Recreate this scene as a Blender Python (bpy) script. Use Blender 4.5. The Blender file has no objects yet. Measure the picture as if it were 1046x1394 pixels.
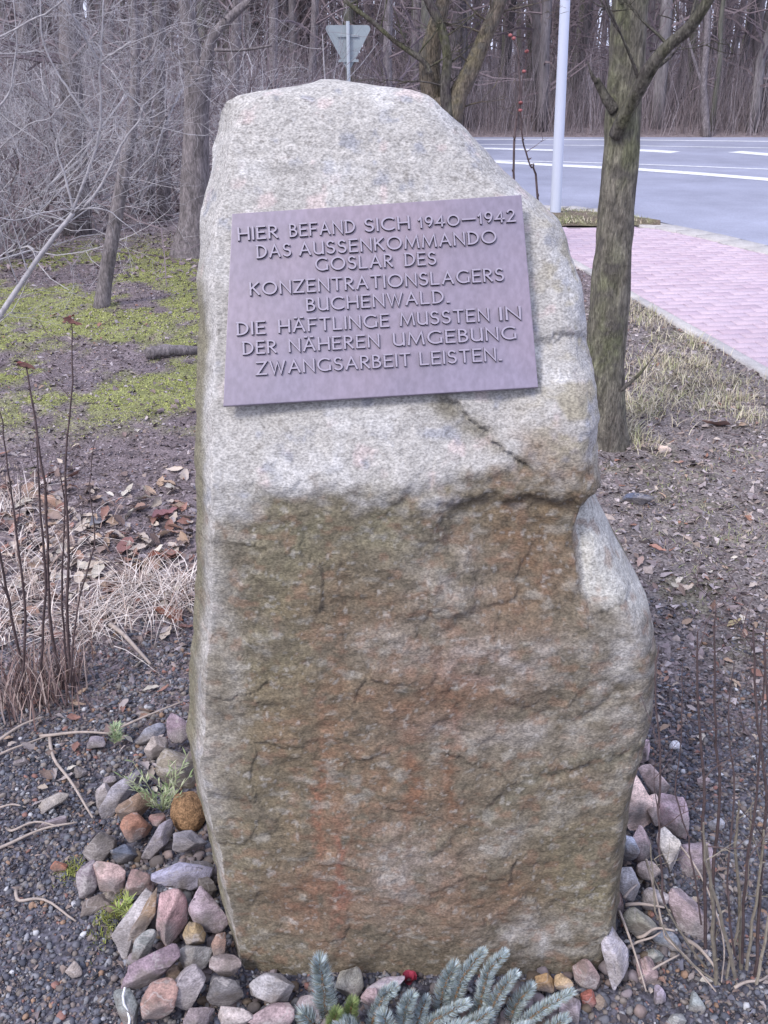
import bpy, bmesh, math, random
import numpy as np
from mathutils import Vector, Matrix, Euler

S = bpy.context.scene
COL = S.collection
R = random.Random(7)
NR = np.random.RandomState(11)

# ------------------------------------------------------------ camera, light
F = 1300.0; CX = 523.0; CY = 697.0; CH = 1.6
P0 = math.radians(25.7)
cam = bpy.data.cameras.new('camera'); camo = bpy.data.objects.new('camera', cam); COL.objects.link(camo)
cam.sensor_fit = 'VERTICAL'; cam.sensor_height = 36.0; cam.lens = F / 1394 * 36
cam.clip_start = 0.05; cam.clip_end = 600
camo.location = (0, 0, CH); camo.rotation_euler = (math.pi / 2 - P0, 0, 0)
S.camera = camo

SUN_EL = math.radians(48); SUN_AZ = math.radians(-138)      # azimuth from +Y, clockwise; the light comes from the left, a little behind the camera
w = bpy.data.worlds.new("World"); S.world = w; w.use_nodes = True
nt = w.node_tree; nt.nodes.clear()
wo = nt.nodes.new('ShaderNodeOutputWorld'); bg = nt.nodes.new('ShaderNodeBackground')
sky = nt.nodes.new('ShaderNodeTexSky'); sky.sky_type = 'NISHITA'; sky.sun_disc = False
sky.sun_elevation = SUN_EL; sky.sun_rotation = SUN_AZ
sky.air_density = 1.0; sky.dust_density = 4.0
mx = nt.nodes.new('ShaderNodeMix'); mx.data_type = 'RGBA'; mx.inputs[0].default_value = 0.72
mx.inputs[7].default_value = (6.8, 7.25, 9.7, 1)      # the even cloud layer
nt.links.new(sky.outputs[0], mx.inputs[6]); nt.links.new(mx.outputs[2], bg.inputs[0])
bg.inputs[1].default_value = 0.12
nt.links.new(bg.outputs[0], wo.inputs[0])
sl = bpy.data.lights.new('sun', 'SUN'); sl.energy = 1.5; sl.angle = math.radians(14); sl.color = (1, .965, .93)
so = bpy.data.objects.new('sun', sl); COL.objects.link(so)
sd = Vector((math.sin(SUN_AZ) * math.cos(SUN_EL), math.cos(SUN_AZ) * math.cos(SUN_EL), math.sin(SUN_EL)))
so.rotation_euler = sd.to_track_quat('Z', 'Y').to_euler(); so.location = (-4, -3, 8)
S.view_settings.view_transform = 'Standard'; S.view_settings.look = 'None'
S.view_settings.exposure = 0.80; S.view_settings.gamma = 1
S.render.engine = 'CYCLES'
S.cycles.use_denoising = True
S.cycles.max_bounces = 5; S.cycles.diffuse_bounces = 3; S.cycles.glossy_bounces = 2

# ------------------------------------------------------------ site survey: photo bearings -> places
cp, sp = math.cos(P0), math.sin(P0)
def ray(px, py):
    a = (px - CX) / F; b = (CY - py) / F
    return np.array([a, cp + b * sp, -sp + b * cp])
def gnd(px, py, z=0.0):
    r = ray(px, py); t = (z - CH) / r[2]
    return np.array([r[0] * t, r[1] * t, z])
def at(px, py, D):
    r = ray(px, py); t = D / r[1]
    return np.array([r[0] * t, D, CH + r[2] * t])
def proj(x, y, z):
    z = z - CH
    d = y * cp - z * sp
    u = y * sp + z * cp
    return CX + F * x / d, CY - F * u / d
def depth(p):
    return p[1] * cp - (p[2] - CH) * sp

# ------------------------------------------------------------ noise
def _h(i, j, k, s):
    n = (i * 374761393 + j * 668265263 + k * 2147483647 + s * 974634777) & 0xffffffff
    n = ((n ^ (n >> 13)) * 1274126177) & 0xffffffff
    n = ((n ^ (n >> 16)) * 2246822519) & 0xffffffff
    return ((n ^ (n >> 15)) & 0xffff) / 65535.0
def vn(x, y, z, s=0):
    x = np.asarray(x, float); y = np.asarray(y, float) + x * 0; z = np.asarray(z, float) + x * 0
    i = np.floor(x).astype(np.int64); j = np.floor(y).astype(np.int64); k = np.floor(z).astype(np.int64)
    fx, fy, fz = x - i, y - j, z - k
    fx = fx * fx * (3 - 2 * fx); fy = fy * fy * (3 - 2 * fy); fz = fz * fz * (3 - 2 * fz)
    r = 0
    for a in (0, 1):
        for b in (0, 1):
            for c in (0, 1):
                wgt = (fx if a else 1 - fx) * (fy if b else 1 - fy) * (fz if c else 1 - fz)
                r = r + wgt * _h(i + a, j + b, k + c, s)
    return r * 2 - 1
def fbm(x, y, z, o=4, s=0, g=.5):
    a = 1; t = 0; n = 0
    for q in range(o):
        t = t + a * vn(x * 2 ** q, y * 2 ** q, z * 2 ** q, s + q * 7); n += a; a *= g
    return t / n
def sst(a, b, x):
    t = np.clip((x - a) / (b - a), 0, 1); return t * t * (3 - 2 * t)

# ------------------------------------------------------------ mesh helpers
class MB:
    def __init__(s): s.v = []; s.f = []; s.c = []; s.col = (1, 1, 1)
    def add(s, vs, fs):
        n = len(s.v); s.v.extend(vs); s.f.extend([tuple(i + n for i in f) for f in fs]); s.c.extend([s.col] * len(vs))
    def tube(s, pts, rad, n=5, cap=True):
        pts = [Vector(p) for p in pts]; m = len(pts); vs = []; fs = []
        u = None
        for i in range(m):
            d = (pts[min(i + 1, m - 1)] - pts[max(i - 1, 0)])
            if d.length < 1e-9: d = Vector((0, 0, 1))
            d.normalize()
            if u is None:
                u = d.cross(Vector((0.3, 1, 0.1))); 
                if u.length < 1e-3: u = d.cross(Vector((1, 0, 0)))
            u = (u - d * u.dot(d)).normalized(); v2 = d.cross(u)
            r = rad[i] if hasattr(rad, '__len__') else rad
            for k in range(n):
                a = 2 * math.pi * k / n
                vs.append(tuple(pts[i] + (u * math.cos(a) + v2 * math.sin(a)) * r))
        for i in range(m - 1):
            for k in range(n):
                a = i * n + k; b = i * n + (k + 1) % n
                fs.append((a, b, b + n, a + n))
        if cap:
            fs.append(tuple(range(n))[::-1]); fs.append(tuple((m - 1) * n + k for k in range(n)))
        s.add(vs, fs)
    def mesh(s, name, smooth=False, cols=False):
        me = bpy.data.meshes.new(name); me.from_pydata(s.v, [], s.f)
        if cols: setcol(me, np.array(s.c))
        if smooth: me.polygons.foreach_set('use_smooth', [True] * len(me.polygons))
        me.update(); return me
    def build(s, name, m, parent=None, smooth=False, cols=False):
        return obj(name, s.mesh(name, smooth, cols), m, parent)
def setcol(me, c):
    a = me.color_attributes.new('Col', 'FLOAT_COLOR', 'POINT')
    c = np.asarray(c, float)
    if c.shape[1] == 3: c = np.hstack([c, np.ones((len(c), 1))])
    a.data.foreach_set('color', c.ravel())
def obj(name, me, m=None, parent=None):
    o = bpy.data.objects.new(name, me); COL.objects.link(o)
    if m is not None and not me.materials: me.materials.append(m)
    if parent is not None: o.parent = parent
    return o
def npmesh(name, V, Fq, cols=None, smooth=False):
    me = bpy.data.meshes.new(name)
    V = np.asarray(V, np.float32); Fq = np.asarray(Fq, np.int32); n = Fq.shape[1]
    me.vertices.add(len(V)); me.vertices.foreach_set('co', V.ravel())
    me.loops.add(Fq.size); me.loops.foreach_set('vertex_index', Fq.ravel())
    me.polygons.add(len(Fq)); me.polygons.foreach_set('loop_start', np.arange(0, Fq.size, n))
    me.polygons.foreach_set('loop_total', np.full(len(Fq), n))
    if smooth: me.polygons.foreach_set('use_smooth', np.ones(len(Fq), bool))
    me.update(calc_edges=True); me.validate()
    if cols is not None: setcol(me, cols)
    return me
def tag(o, label=None, cat=None, group=None, kind=None):
    if label: o['label'] = label
    if cat: o['category'] = cat
    if group: o['group'] = group
    if kind: o['kind'] = kind
    return o
def empty(name, loc=(0, 0, 0)):
    o = bpy.data.objects.new(name, None); COL.objects.link(o); o.location = loc; o.empty_display_size = .1; return o
def scatter(name, protos, P, Rm, Sc, cols, m, smooth=False):
    """many small pieces joined in one mesh: protos = [(V,F)], P positions, Rm 3x3 matrices, Sc scales(3), cols"""
    AV = []; AF = []; AC = []; off = 0
    pid = NR.randint(0, len(protos), len(P))
    for q, (V, Fq) in enumerate(protos):
        idx = np.where(pid == q)[0]
        if len(idx) == 0: continue
        V = np.asarray(V, float); Fq = np.asarray(Fq, int)
        W = V[None] * Sc[idx][:, None, :]
        W = np.einsum('nij,nvj->nvi', Rm[idx], W) + P[idx][:, None, :]
        AV.append(W.reshape(-1, 3)); 
        AF.append((Fq[None] + (np.arange(len(idx)) * len(V))[:, None, None] + off).reshape(-1, Fq.shape[1]))
        AC.append(np.repeat(cols[idx], len(V), axis=0)); off += len(V) * len(idx)
    me = npmesh(name, np.vstack(AV), np.vstack(AF), np.vstack(AC), smooth)
    return obj(name, me, m)
def rotm(yaw, tx, ty):
    n = len(yaw); c, s = np.cos(yaw), np.sin(yaw); Z = np.zeros((n, 3, 3)); Z[:, 0, 0] = c; Z[:, 0, 1] = -s; Z[:, 1, 0] = s; Z[:, 1, 1] = c; Z[:, 2, 2] = 1
    c, s = np.cos(tx), np.sin(tx); X = np.zeros((n, 3, 3)); X[:, 0, 0] = 1; X[:, 1, 1] = c; X[:, 1, 2] = -s; X[:, 2, 1] = s; X[:, 2, 2] = c
    c, s = np.cos(ty), np.sin(ty); Y = np.zeros((n, 3, 3)); Y[:, 1, 1] = 1; Y[:, 0, 0] = c; Y[:, 0, 2] = s; Y[:, 2, 0] = -s; Y[:, 2, 2] = c
    return Z @ X @ Y

# ------------------------------------------------------------ materials
def mat(name, src=(.5, .5, .5), rough=.8, nscale=20, namp=.35, bump=.3, bdist=.004, stretch=(1, 1, 1), fine=0, fscale=200, spec=.3, tint=None):
    """src: a colour, 'col' (vertex colour: the thing's own mottling) or 'obj' (object colour)"""
    m = bpy.data.materials.new(name); m.use_nodes = True; t = m.node_tree; N = t.nodes; L = t.links
    b = N['Principled BSDF']; b.inputs['Roughness'].default_value = rough; b.inputs['Specular IOR Level'].default_value = spec
    tc = N.new('ShaderNodeTexCoord'); mp = N.new('ShaderNodeMapping'); mp.inputs['Scale'].default_value = stretch
    L.new(tc.outputs['Object'], mp.inputs[0])
    n1 = N.new('ShaderNodeTexNoise'); n1.inputs['Scale'].default_value = nscale; n1.inputs['Detail'].default_value = 6; n1.inputs['Roughness'].default_value = .65
    L.new(mp.outputs[0], n1.inputs[0])
    if src == 'obj':
        oi = N.new('ShaderNodeObjectInfo'); base = oi.outputs['Color']
        ad = N.new('ShaderNodeVectorMath'); ad.operation = 'ADD'
        ml = N.new('ShaderNodeMath'); ml.operation = 'MULTIPLY'; ml.inputs[1].default_value = 37
        L.new(oi.outputs['Random'], ml.inputs[0]); L.new(mp.outputs[0], ad.inputs[0]); L.new(ml.outputs[0], ad.inputs[1])
        L.new(ad.outputs[0], n1.inputs[0])
    elif src == 'col':
        ca = N.new('ShaderNodeVertexColor'); ca.layer_name = 'Col'; base = ca.outputs[0]
    else:
        rg = N.new('ShaderNodeRGB'); rg.outputs[0].default_value = (*src, 1); base = rg.outputs[0]
    mr = N.new('ShaderNodeMapRange'); mr.inputs[1].default_value = .3; mr.inputs[2].default_value = .7
    mr.inputs[3].default_value = 1 - namp; mr.inputs[4].default_value = 1 + namp
    L.new(n1.outputs[0], mr.inputs[0])
    vm = N.new('ShaderNodeVectorMath'); vm.operation = 'SCALE'; L.new(base, vm.inputs[0]); L.new(mr.outputs[0], vm.inputs['Scale'])
    out = vm.outputs[0]; hgt = n1.outputs[0]
    if tint:
        n3 = N.new('ShaderNodeTexNoise'); n3.inputs['Scale'].default_value = nscale * .37; n3.inputs['Detail'].default_value = 3
        L.new(tc.outputs['Object'], n3.inputs[0])
        r3 = N.new('ShaderNodeMapRange'); r3.inputs[1].default_value = .48; r3.inputs[2].default_value = .68; L.new(n3.outputs[0], r3.inputs[0])
        mm = N.new('ShaderNodeMix'); mm.data_type = 'RGBA'; mm.inputs[7].default_value = (*tint, 1)
        L.new(r3.outputs[0], mm.inputs[0]); L.new(out, mm.inputs[6]); out = mm.outputs[2]
    if fine:
        n2 = N.new('ShaderNodeTexNoise'); n2.inputs['Scale'].default_value = fscale; n2.inputs['Detail'].default_value = 3
        L.new(mp.outputs[0], n2.inputs[0])
        m2 = N.new('ShaderNodeMapRange'); m2.inputs[1].default_value = .35; m2.inputs[2].default_value = .65
        m2.inputs[3].default_value = 1 - fine; m2.inputs[4].default_value = 1 + fine; L.new(n2.outputs[0], m2.inputs[0])
        v2 = N.new('ShaderNodeVectorMath'); v2.operation = 'SCALE'; L.new(out, v2.inputs[0]); L.new(m2.outputs[0], v2.inputs['Scale']); out = v2.outputs[0]
        am = N.new('ShaderNodeMath'); am.operation = 'MULTIPLY_ADD'; am.inputs[1].default_value = .35
        L.new(n2.outputs[0], am.inputs[0]); L.new(n1.outputs[0], am.inputs[2]); hgt = am.outputs[0]
    L.new(out, b.inputs['Base Color'])
    if bump:
        bp = N.new('ShaderNodeBump'); bp.inputs['Strength'].default_value = bump; bp.inputs['Distance'].default_value = bdist
        L.new(hgt, bp.inputs['Height']); L.new(bp.outputs[0], b.inputs['Normal'])
    return m

M_STONE = mat('granite', 'col', .82, 75, .20, .7, .004, (1, 1, 1.7), .28, 230, .25)
M_ROCK = mat('cobble_rock', 'obj', .72, 26, .5, .7, .005, (1, 1, 2.2), .26, 240, .3, tint=(.19, .17, .165))
def add_veins(m):
    t = m.node_tree; N = t.nodes; L = t.links; b = N['Principled BSDF']; src = b.inputs['Base Color'].links[0].from_socket
    nv = [n for n in N if n.type == 'TEX_NOISE'][0].inputs[0].links[0].from_socket
    w_ = N.new('ShaderNodeTexNoise'); w_.inputs['Scale'].default_value = 9; w_.inputs['Detail'].default_value = 4; L.new(nv, w_.inputs[0])
    a = N.new('ShaderNodeMath'); a.operation = 'SUBTRACT'; a.inputs[1].default_value = .5; L.new(w_.outputs[0], a.inputs[0])
    c_ = N.new('ShaderNodeMath'); c_.operation = 'ABSOLUTE'; L.new(a.outputs[0], c_.inputs[0])
    r = N.new('ShaderNodeMapRange'); r.inputs[1].default_value = .0; r.inputs[2].default_value = .014; r.inputs[3].default_value = .55; r.inputs[4].default_value = 0; L.new(c_.outputs[0], r.inputs[0])
    m_ = N.new('ShaderNodeMix'); m_.data_type = 'RGBA'; m_.inputs[7].default_value = (.38, .35, .34, 1); L.new(r.outputs[0], m_.inputs[0]); L.new(src, m_.inputs[6])
    # soil stain
    d = N.new('ShaderNodeTexNoise'); d.inputs['Scale'].default_value = 15; d.inputs['Detail'].default_value = 6; d.inputs['Roughness'].default_value = .7; L.new(nv, d.inputs[0])
    r2 = N.new('ShaderNodeMapRange'); r2.inputs[1].default_value = .52; r2.inputs[2].default_value = .62; r2.inputs[4].default_value = .6; L.new(d.outputs[0], r2.inputs[0])
    m2 = N.new('ShaderNodeMix'); m2.data_type = 'RGBA'; m2.inputs[7].default_value = (.12, .10, .085, 1); L.new(r2.outputs[0], m2.inputs[0]); L.new(m_.outputs[2], m2.inputs[6]); L.new(m2.outputs[2], b.inputs['Base Color'])
add_veins(M_ROCK)
M_SPONGE = mat('porous_rock', 'obj', .9, 90, .6, 1, .012, (1, 1, 1), .3, 300, .2)
M_GROUND = mat('earth', 'col', .95, 9, .4, .8, .012, (1, 1, 1), .5, 110, .15)
M_CHIP = mat('chips', 'col', .85, 60, .3, .3, .003, spec=.25)
M_ROAD = mat('asphalt', (.26, .27, .345), .6, .7, .22, .3, .003, (1, 1, 1), .12, 60, .45)
M_LINE = mat('road_paint', (.66, .67, .70), .6, 14, .28, .2, .002)
M_BRICK = mat('pink_paver', 'obj', .8, 30, .08, .35, .003, (1, 1, 1), .15, 150, .3)
M_SAND = mat('joint_sand', (.23, .185, .20), .95, 40, .3, .5, .003)
M_KERB = mat('kerb_concrete', (.40, .38, .37), .85, 14, .2, .4, .004, fine=.15, fscale=120)
M_GALV = mat('galvanised_pole', (.50, .54, .64), .45, 5, .06, .08, .002, (1, 1, .2), spec=.5)
M_GALVD = mat('weathered_pole', (.30, .33, .37), .6, 5, .06, .08, .002)
M_SIGN = mat('sign_back', (.26, .30, .32), .5, 6, .1, .05, .002, spec=.5)
M_BARKG = mat('mossy_bark', 'col', .9, 45, .6, 1, .03, (1, 1, .25), .3, 130, .2, tint=(.12, .11, .095))
M_BARK = mat('grey_bark', (.17, .15, .155), .92, 26, .45, 1, .02, (1, 1, .3), .3, 90, .2)
M_BARKD = mat('dark_bark', 'obj', .95, 8, .4, .6, .03, (1, 1, .2), .2, 40, .15)
M_TWIGP = mat('pale_twig', (.36, .345, .36), .85, 30, .3, .3, .002)
M_TWIGB = mat('brown_twig', (.17, .135, .145), .85, 30, .3, .3, .002)
M_THICK = mat('thicket_stems', 'col', .9, 5, .25, 0)
M_STEM = mat('dark_stem', (.085, .06, .06), .7, 60, .4, .4, .002)
M_STRAW = mat('straw', 'col', .85, 40, .25, .2, .002, spec=.25)
M_LEAF = mat('dead_leaf', 'obj', .65, 40, .4, .5, .003, fine=.15)
M_NEEDLE = mat('spruce_needle', 'col', .55, 80, .2, 0, spec=.4)
M_SHOOT = mat('spruce_stem', (.30, .19, .11), .8, 120, .3, .5, .002)
M_MOSS = mat('moss', 'col', .95, 40, .35, 0)
M_PLAQ = mat('bronze_plaque', (.195, .168, .222), .38, 8, .10, .2, .002, (1, 1, .35), .10, 120, .5, tint=(.225, .18, .222))
M_LTOP = mat('letter_face', (.27, .24, .30), .4, 30, .12, .1, .001, spec=.5)
M_LSIDE = mat('letter_flank_shade', (.032, .027, .034), .6, 30, .12, .1, .001)  # near-black letter sides: relief shadow put into the colour
M_RED = mat('red_petal', (.24, .03, .055), .55, 60, .4, .4, .002)
M_BUD = mat('red_bud', (.26, .09, .09), .7, 60, .4, .4, .002)

# ------------------------------------------------------------ ground
def curve_y(x, pts):
    return np.interp(x, [p[0] for p in pts], [p[1] for p in pts])
K0 = gnd(1046, 512)[:2]; K1 = gnd(860, 405)[:2]
kd = (K1 - K0) / np.linalg.norm(K1 - K0)               # direction of the kerb between bed and paving
kn = np.array([kd[1], -kd[0]])                          # towards the paving
def kside(x, y): return (x - K0[0]) * kn[0] + (y - K0[1]) * kn[1]
# near edge of the road, as a line y = f(x), from photo bearings
edge_px = [(762, 281), (813, 284), (863, 293), (904, 305), (945, 312), (989, 321), (1046, 335)]
RE = [tuple(gnd(*p)[:2]) for p in edge_px]
RE = [(-40, 13.2), (-6, 12.2), (-1, 11.6)] + RE
e1, e2 = RE[-2], RE[-1]; sl_ = (e2[1] - e1[1]) / (e2[0] - e1[0])
RE += [(e2[0] + 2.0, e2[1] + 2.0 * sl_ * .8), (e2[0] + 8, e2[1] + sl_ * 5.0), (60, e2[1] + sl_ * 9.0)]
ROADFAR = gnd(523, 187)[1]
ROADL = -3.2                                            # left of this the wood comes to the bed: the road runs off behind it
axx = lambda a, b, n: np.linspace(a, b, n)
xs = np.concatenate([-np.geomspace(150, 3.0, 34), axx(-2.9, 3.3, 250), np.geomspace(3.4, 150, 34)])
ys = np.concatenate([[-60, -30, -12, -5, -2, -.5, .2], axx(.55, 4.5, 190), axx(4.53, 9, 110), np.geomspace(9.1, 260, 44)])
GX, GY = np.meshgrid(xs, ys)
def gheight(x, y):
    x = np.asarray(x, float); y = np.asarray(y, float)
    h = .018 * fbm(x * 1.3, y * 1.3, 0, 3, 5) + .010 * fbm(x * 7, y * 7, 0, 3, 9)
    hn = .006 * fbm(x * 25, y * 25, 0, 2, 15)
    h = h + hn
    # heaped soil about the foot of the boulder
    h = h + .028 * np.exp(-((x / .62) ** 2 + ((y - 1.52) / .42) ** 2) ** 2)
    bed = sst(.10, -.05, kside(x, y)) * sst(-.2, -1.2, y - np.interp(x, [p[0] for p in RE], [p[1] for p in RE]))
    wood = sst(8, 14, y) * sst(-2, -5, x)
    far = sst(ROADFAR + .3, ROADFAR + 1.5, y)
    m = np.maximum(np.maximum(bed, wood), far)
    m = np.where((kside(x, y) > .0) & (y < 11.5), 0, m)
    road = (y > 8) & (x > -2.5) & (y < ROADFAR + .2)
    m = np.where(road & (y > np.interp(x, [p[0] for p in RE], [p[1] for p in RE]) - .3), 0, m)
    return h * m - .045 * (1 - m) + far * .06 + wood * .10 * fbm(x * .3, y * .3, 0, 2, 2)
gz = gheight(GX, GY)
gpx, gpy = proj(GX, np.maximum(GY, .3), gz)
def mixc(c, col, a): return c * (1 - a[..., None]) + np.array(col) * a[..., None]
def mossmask(x, y):
    n = fbm(x * 2.2, y * 1.3, 3, 4, 31)
    b = sst(3.9, 4.6, y + .25 * fbm(x * 2, y * 2, 0, 2, 3)) * sst(9.8, 8.3, y) * sst(.2, -.6, x)
    return b * sst(-.22, .26, n + .5 * fbm(x * 9, y * 6, 5, 3, 35) * 1.2)
c = np.zeros(GX.shape + (3,)) + np.array((.145, .118, .124))
c = mixc(c, (.17, .14, .15), sst(-.1, .4, fbm(GX * 3, GY * 3, 0, 4, 41)))
c = mixc(c, (.085, .082, .10), sst(2.2, 1.7, GY + .3 * fbm(GX * 3, GY * 3, 1, 3, 4)))           # gravelly dark foreground
mud = sst(.45, .8, GX) * sst(2.0, 2.5, GY) * sst(7.5, 6, GY)
c = mixc(c, (.165, .145, .14), mud * .8)
c = mixc(c, (.14, .13, .085), mud * sst(.1, .4, fbm(GX * 4, GY * 4, 7, 4, 44)) * .6)
c = mixc(c, (.20, .22, .07), mossmask(GX, GY) * .75)
c = mixc(c, (.20, .165, .17), sst(8.3, 10, GY) * (1 - mossmask(GX, GY)))
nx, ny = len(xs), len(ys)
idx = np.arange(nx * ny).reshape(ny, nx)
fq = np.stack([idx[:-1, :-1], idx[:-1, 1:], idx[1:, 1:], idx[1:, :-1]], -1).reshape(-1, 4)
ground = obj('ground', npmesh('ground', np.stack([GX, GY, gz], -1).reshape(-1, 3), fq, c.reshape(-1, 3), True), M_GROUND)
tag(ground, kind='structure')

# ------------------------------------------------------------ road, verge, markings
mb = MB()
nearp = []
for x in np.concatenate([np.linspace(-2.2, 8, 60), np.linspace(9, 120, 12)]):
    nearp.append((x, float(np.interp(x, [p[0] for p in RE], [p[1] for p in RE]))))
vs = [(x, y, .004) for x, y in nearp] + [(x, ROADFAR - .002 * x, .004) for x, y in nearp]
n = len(nearp)
mb.add(vs, [(i, i + 1, n + i + 1, n + i) for i in range(n - 1)])
tag(mb.build('road', M_ROAD), kind='structure')
def strip(name, pts, wid, m, z, lab):
    """painted line along ground points"""
    b = MB(); vs = []
    p = [np.array(q) for q in pts]
    for i, q in enumerate(p):
        d = p[min(i + 1, len(p) - 1)] - p[max(i - 1, 0)]; d = d / np.linalg.norm(d); nn = np.array([-d[1], d[0]])
        vs += [(*(q + nn * wid / 2), z), (*(q - nn * wid / 2), z)]
    b.add(vs, [(2 * i, 2 * i + 1, 2 * i + 3, 2 * i + 2) for i in range(len(p) - 1)])
    o = b.build(name, m); tag(o, kind='structure'); return o
G2 = lambda *a: [tuple(gnd(*q)[:2]) for q in a]
strip('road_marking', G2((560, 216), (675, 221), (766, 226), (866, 231), (950, 237), (1046, 245), (1160, 255)), .34, M_LINE, .008, '')
strip('road_marking', G2((640, 218), (766, 221), (866, 224), (1046, 231), (1160, 236)), .10, M_LINE, .008, '')
strip('road_marking', G2((640, 202), (750, 205), (766, 205)), .32, M_LINE, .008, '')
strip('road_marking', G2((864, 205), (890, 206), (920, 208)), .42, M_LINE, .008, '')
strip('road_marking', G2((1000, 207), (1046, 211), (1160, 218)), .42, M_LINE, .008, '')
strip('road_marking', G2((640, 197), (866, 199), (1046, 202), (1160, 205)), .10, M_LINE, .008, '')
strip('road_marking', G2((640, 190), (866, 191), (1046, 193), (1160, 195)), .16, M_LINE, .008, '')

# paving: a bed of sand, single pavers on it
def far_edge(x):  # where the paving ends against the road strip / earth island
    rd = np.interp(x, [p[0] for p in RE], [p[1] for p in RE]) - .32
    isl = gnd(762, 308)[1] + (x - 1.8) * 0.0
    return min(rd, isl) if x < gnd(933, 316)[0] else rd
pv = MB()
XL = 1.5
ybase = -1.0
xs_ = np.linspace(1.35, 9, 50)
def kx(y): return K0[0] + kd[0] / kd[1] * (y - K0[1])       # kerb x at given y
rows = []
for y in np.linspace(-1, 9.0, 30): rows.append(y)
vs = []
for y in rows: vs += [(kx(y) + .04, y, -.012), (14, y, -.012)]
pv.add(vs, [(2 * i, 2 * i + 1, 2 * i + 3, 2 * i + 2) for i in range(len(rows) - 1)])
vs = []
xx = np.linspace(kx(9) + .04, 14, 40)
for x in xx: vs += [(x, 9.0, -.012), (x, max(9.0, far_edge(x)), -.012)]
# keep only where the paving reaches beyond y=9 
fs = []
for i in range(len(xx) - 1): 
    if vs[2 * i + 1][1] > 9.01: fs.append((2 * i, 2 * i + 2, 2 * i + 3, 2 * i + 1))
pv.add(vs, fs)
pave = pv.build('pavement', M_SAND); tag(pave, kind='structure')
def boxv(sx, sy, sz, b=.004):
    x, y = sx / 2, sy / 2
    V = [(-x, -y, -sz), (x, -y, -sz), (x, y, -sz), (-x, y, -sz), (-x, -y, -b), (x, -y, -b), (x, y, -b), (-x, y, -b),
         (-x + b, -y + b, 0), (x - b, -y + b, 0), (x - b, y - b, 0), (-x + b, y - b, 0)]
    Fq = [(0, 1, 5, 4), (1, 2, 6, 5), (2, 3, 7, 6), (3, 0, 4, 7), (4, 5, 9, 8), (5, 6, 10, 9), (6, 7, 11, 10), (7, 4, 8, 11), (8, 9, 10, 11)]
    return V, Fq
BW, BL = .20, .10
bV, bF = boxv(BW - .006, BL - .006, .06)
bme = npmesh('paver', bV, bF); bme.materials.append(M_BRICK)
bricks = []; halves = []
ang = math.atan2(-kd[0], kd[1])          # courses square to the kerb
ca_, sa_ = math.cos(ang), math.sin(ang)
for r_ in range(-30, 75):
    for k in range(0, 60):
        u = .08 + BW / 2 + k * BW + (BW / 2 if r_ % 2 else 0); v = r_ * BL
        x = K0[0] + kn[0] * u + kd[0] * v; y = K0[1] + kn[1] * u + kd[1] * v
        if y > 11 or x > 9: continue
        if y > far_edge(x) - .08: continue
        px, py = proj(x, y, 0)
        seen = (y > .5) and (-40 < px < 1086) and (-40 < py < 1434)
        if k == 0 and r_ % 2: halves.append((x - kn[0] * BW * .75, y - kn[1] * BW * .75))
        bricks.append((0 if seen and not (800 < px < 855 and py < 560) else 1, y, x, px))
bricks.sort()
rest = []
pc = np.array([(.45, .355, .41), (.47, .375, .43), (.42, .325, .38), (.46, .36, .41), (.48, .38, .43)])
for i, (hid, y, x, px) in enumerate(bricks):
    cc = pc[R.randrange(5)] * R.uniform(.96, 1.04)
    if i < 300 and not hid:
        o = bpy.data.objects.new('paver', bme); COL.objects.link(o); o.parent = pave
        o.location = (x, y, R.uniform(-.001, .0015)); o.rotation_euler = (R.gauss(0, .006), R.gauss(0, .006), ang * 1.0 + R.gauss(0, .006))
        o.color = (*cc, 1)
    else: rest.append((x, y, cc))
P = np.array([(a, b, R.uniform(-.001, .0015)) for a, b, _ in rest]); n = len(P)
M_BRICKC = mat('pink_paver_far', 'col', .8, 30, .08, .35, .003, (1, 1, 1), .15, 150, .3)
o = scatter('paver_field', [(bV, bF)], P, rotm(NR.normal(ang, .006, n), NR.normal(0, .006, n), NR.normal(0, .006, n)), np.ones((n, 3)), np.array([q[2] for q in rest]), M_BRICKC)
o.parent = pave; tag(o, kind='stuff')
hV, hF = boxv(BW / 2 - .006, BL - .006, .06); hme = npmesh('paver', hV, hF); hme.materials.append(M_BRICK)
for x, y in halves:
    if y < 0: continue
    q = bpy.data.objects.new('half_paver', hme); COL.objects.link(q); q.parent = pave; q.location = (x, y, 0); q.rotation_euler = (0, 0, ang); q.color = (*(pc[R.randrange(5)] * .95), 1)
# edging kerb between the bed and the paving, and the pale strip towards the road
kerb = empty('kerb', (0, 0, 0)); tag(kerb, kind='structure')
kV, kF = boxv(.08, .99, .2, .006); kme = npmesh('kerb_stone', kV, kF); kme.materials.append(M_KERB)
for i in range(-7, 5):
    q = K0 + kd * (i + .3)
    o = bpy.data.objects.new('kerb_stone', kme); COL.objects.link(o); o.parent = kerb
    o.location = (q[0], q[1], .022 + R.uniform(-.004, .004)); o.rotation_euler = (0, 0, ang + R.gauss(0, .004))
road_kerb = empty('road_kerb', (0, 0, 0)); tag(road_kerb, kind='structure')
kV, kF = boxv(.32, .30, .15, .01); k2 = npmesh('kerb_block', kV, kF); k2.materials.append(M_KERB)
xk = 2.0
while xk < 8.5:
    y0 = float(np.interp(xk, [p[0] for p in RE], [p[1] for p in RE])); y1 = float(np.interp(xk + .3, [p[0] for p in RE], [p[1] for p in RE]))
    a = math.atan2(y1 - y0, .3)
    o = bpy.data.objects.new('kerb_block', k2); COL.objects.link(o); o.parent = road_kerb
    o.location = (xk + .17 * math.sin(a), y0 - .17 * math.cos(a), .012); o.rotation_euler = (0, 0, a)
    xk += .325 * math.cos(a)
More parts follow.
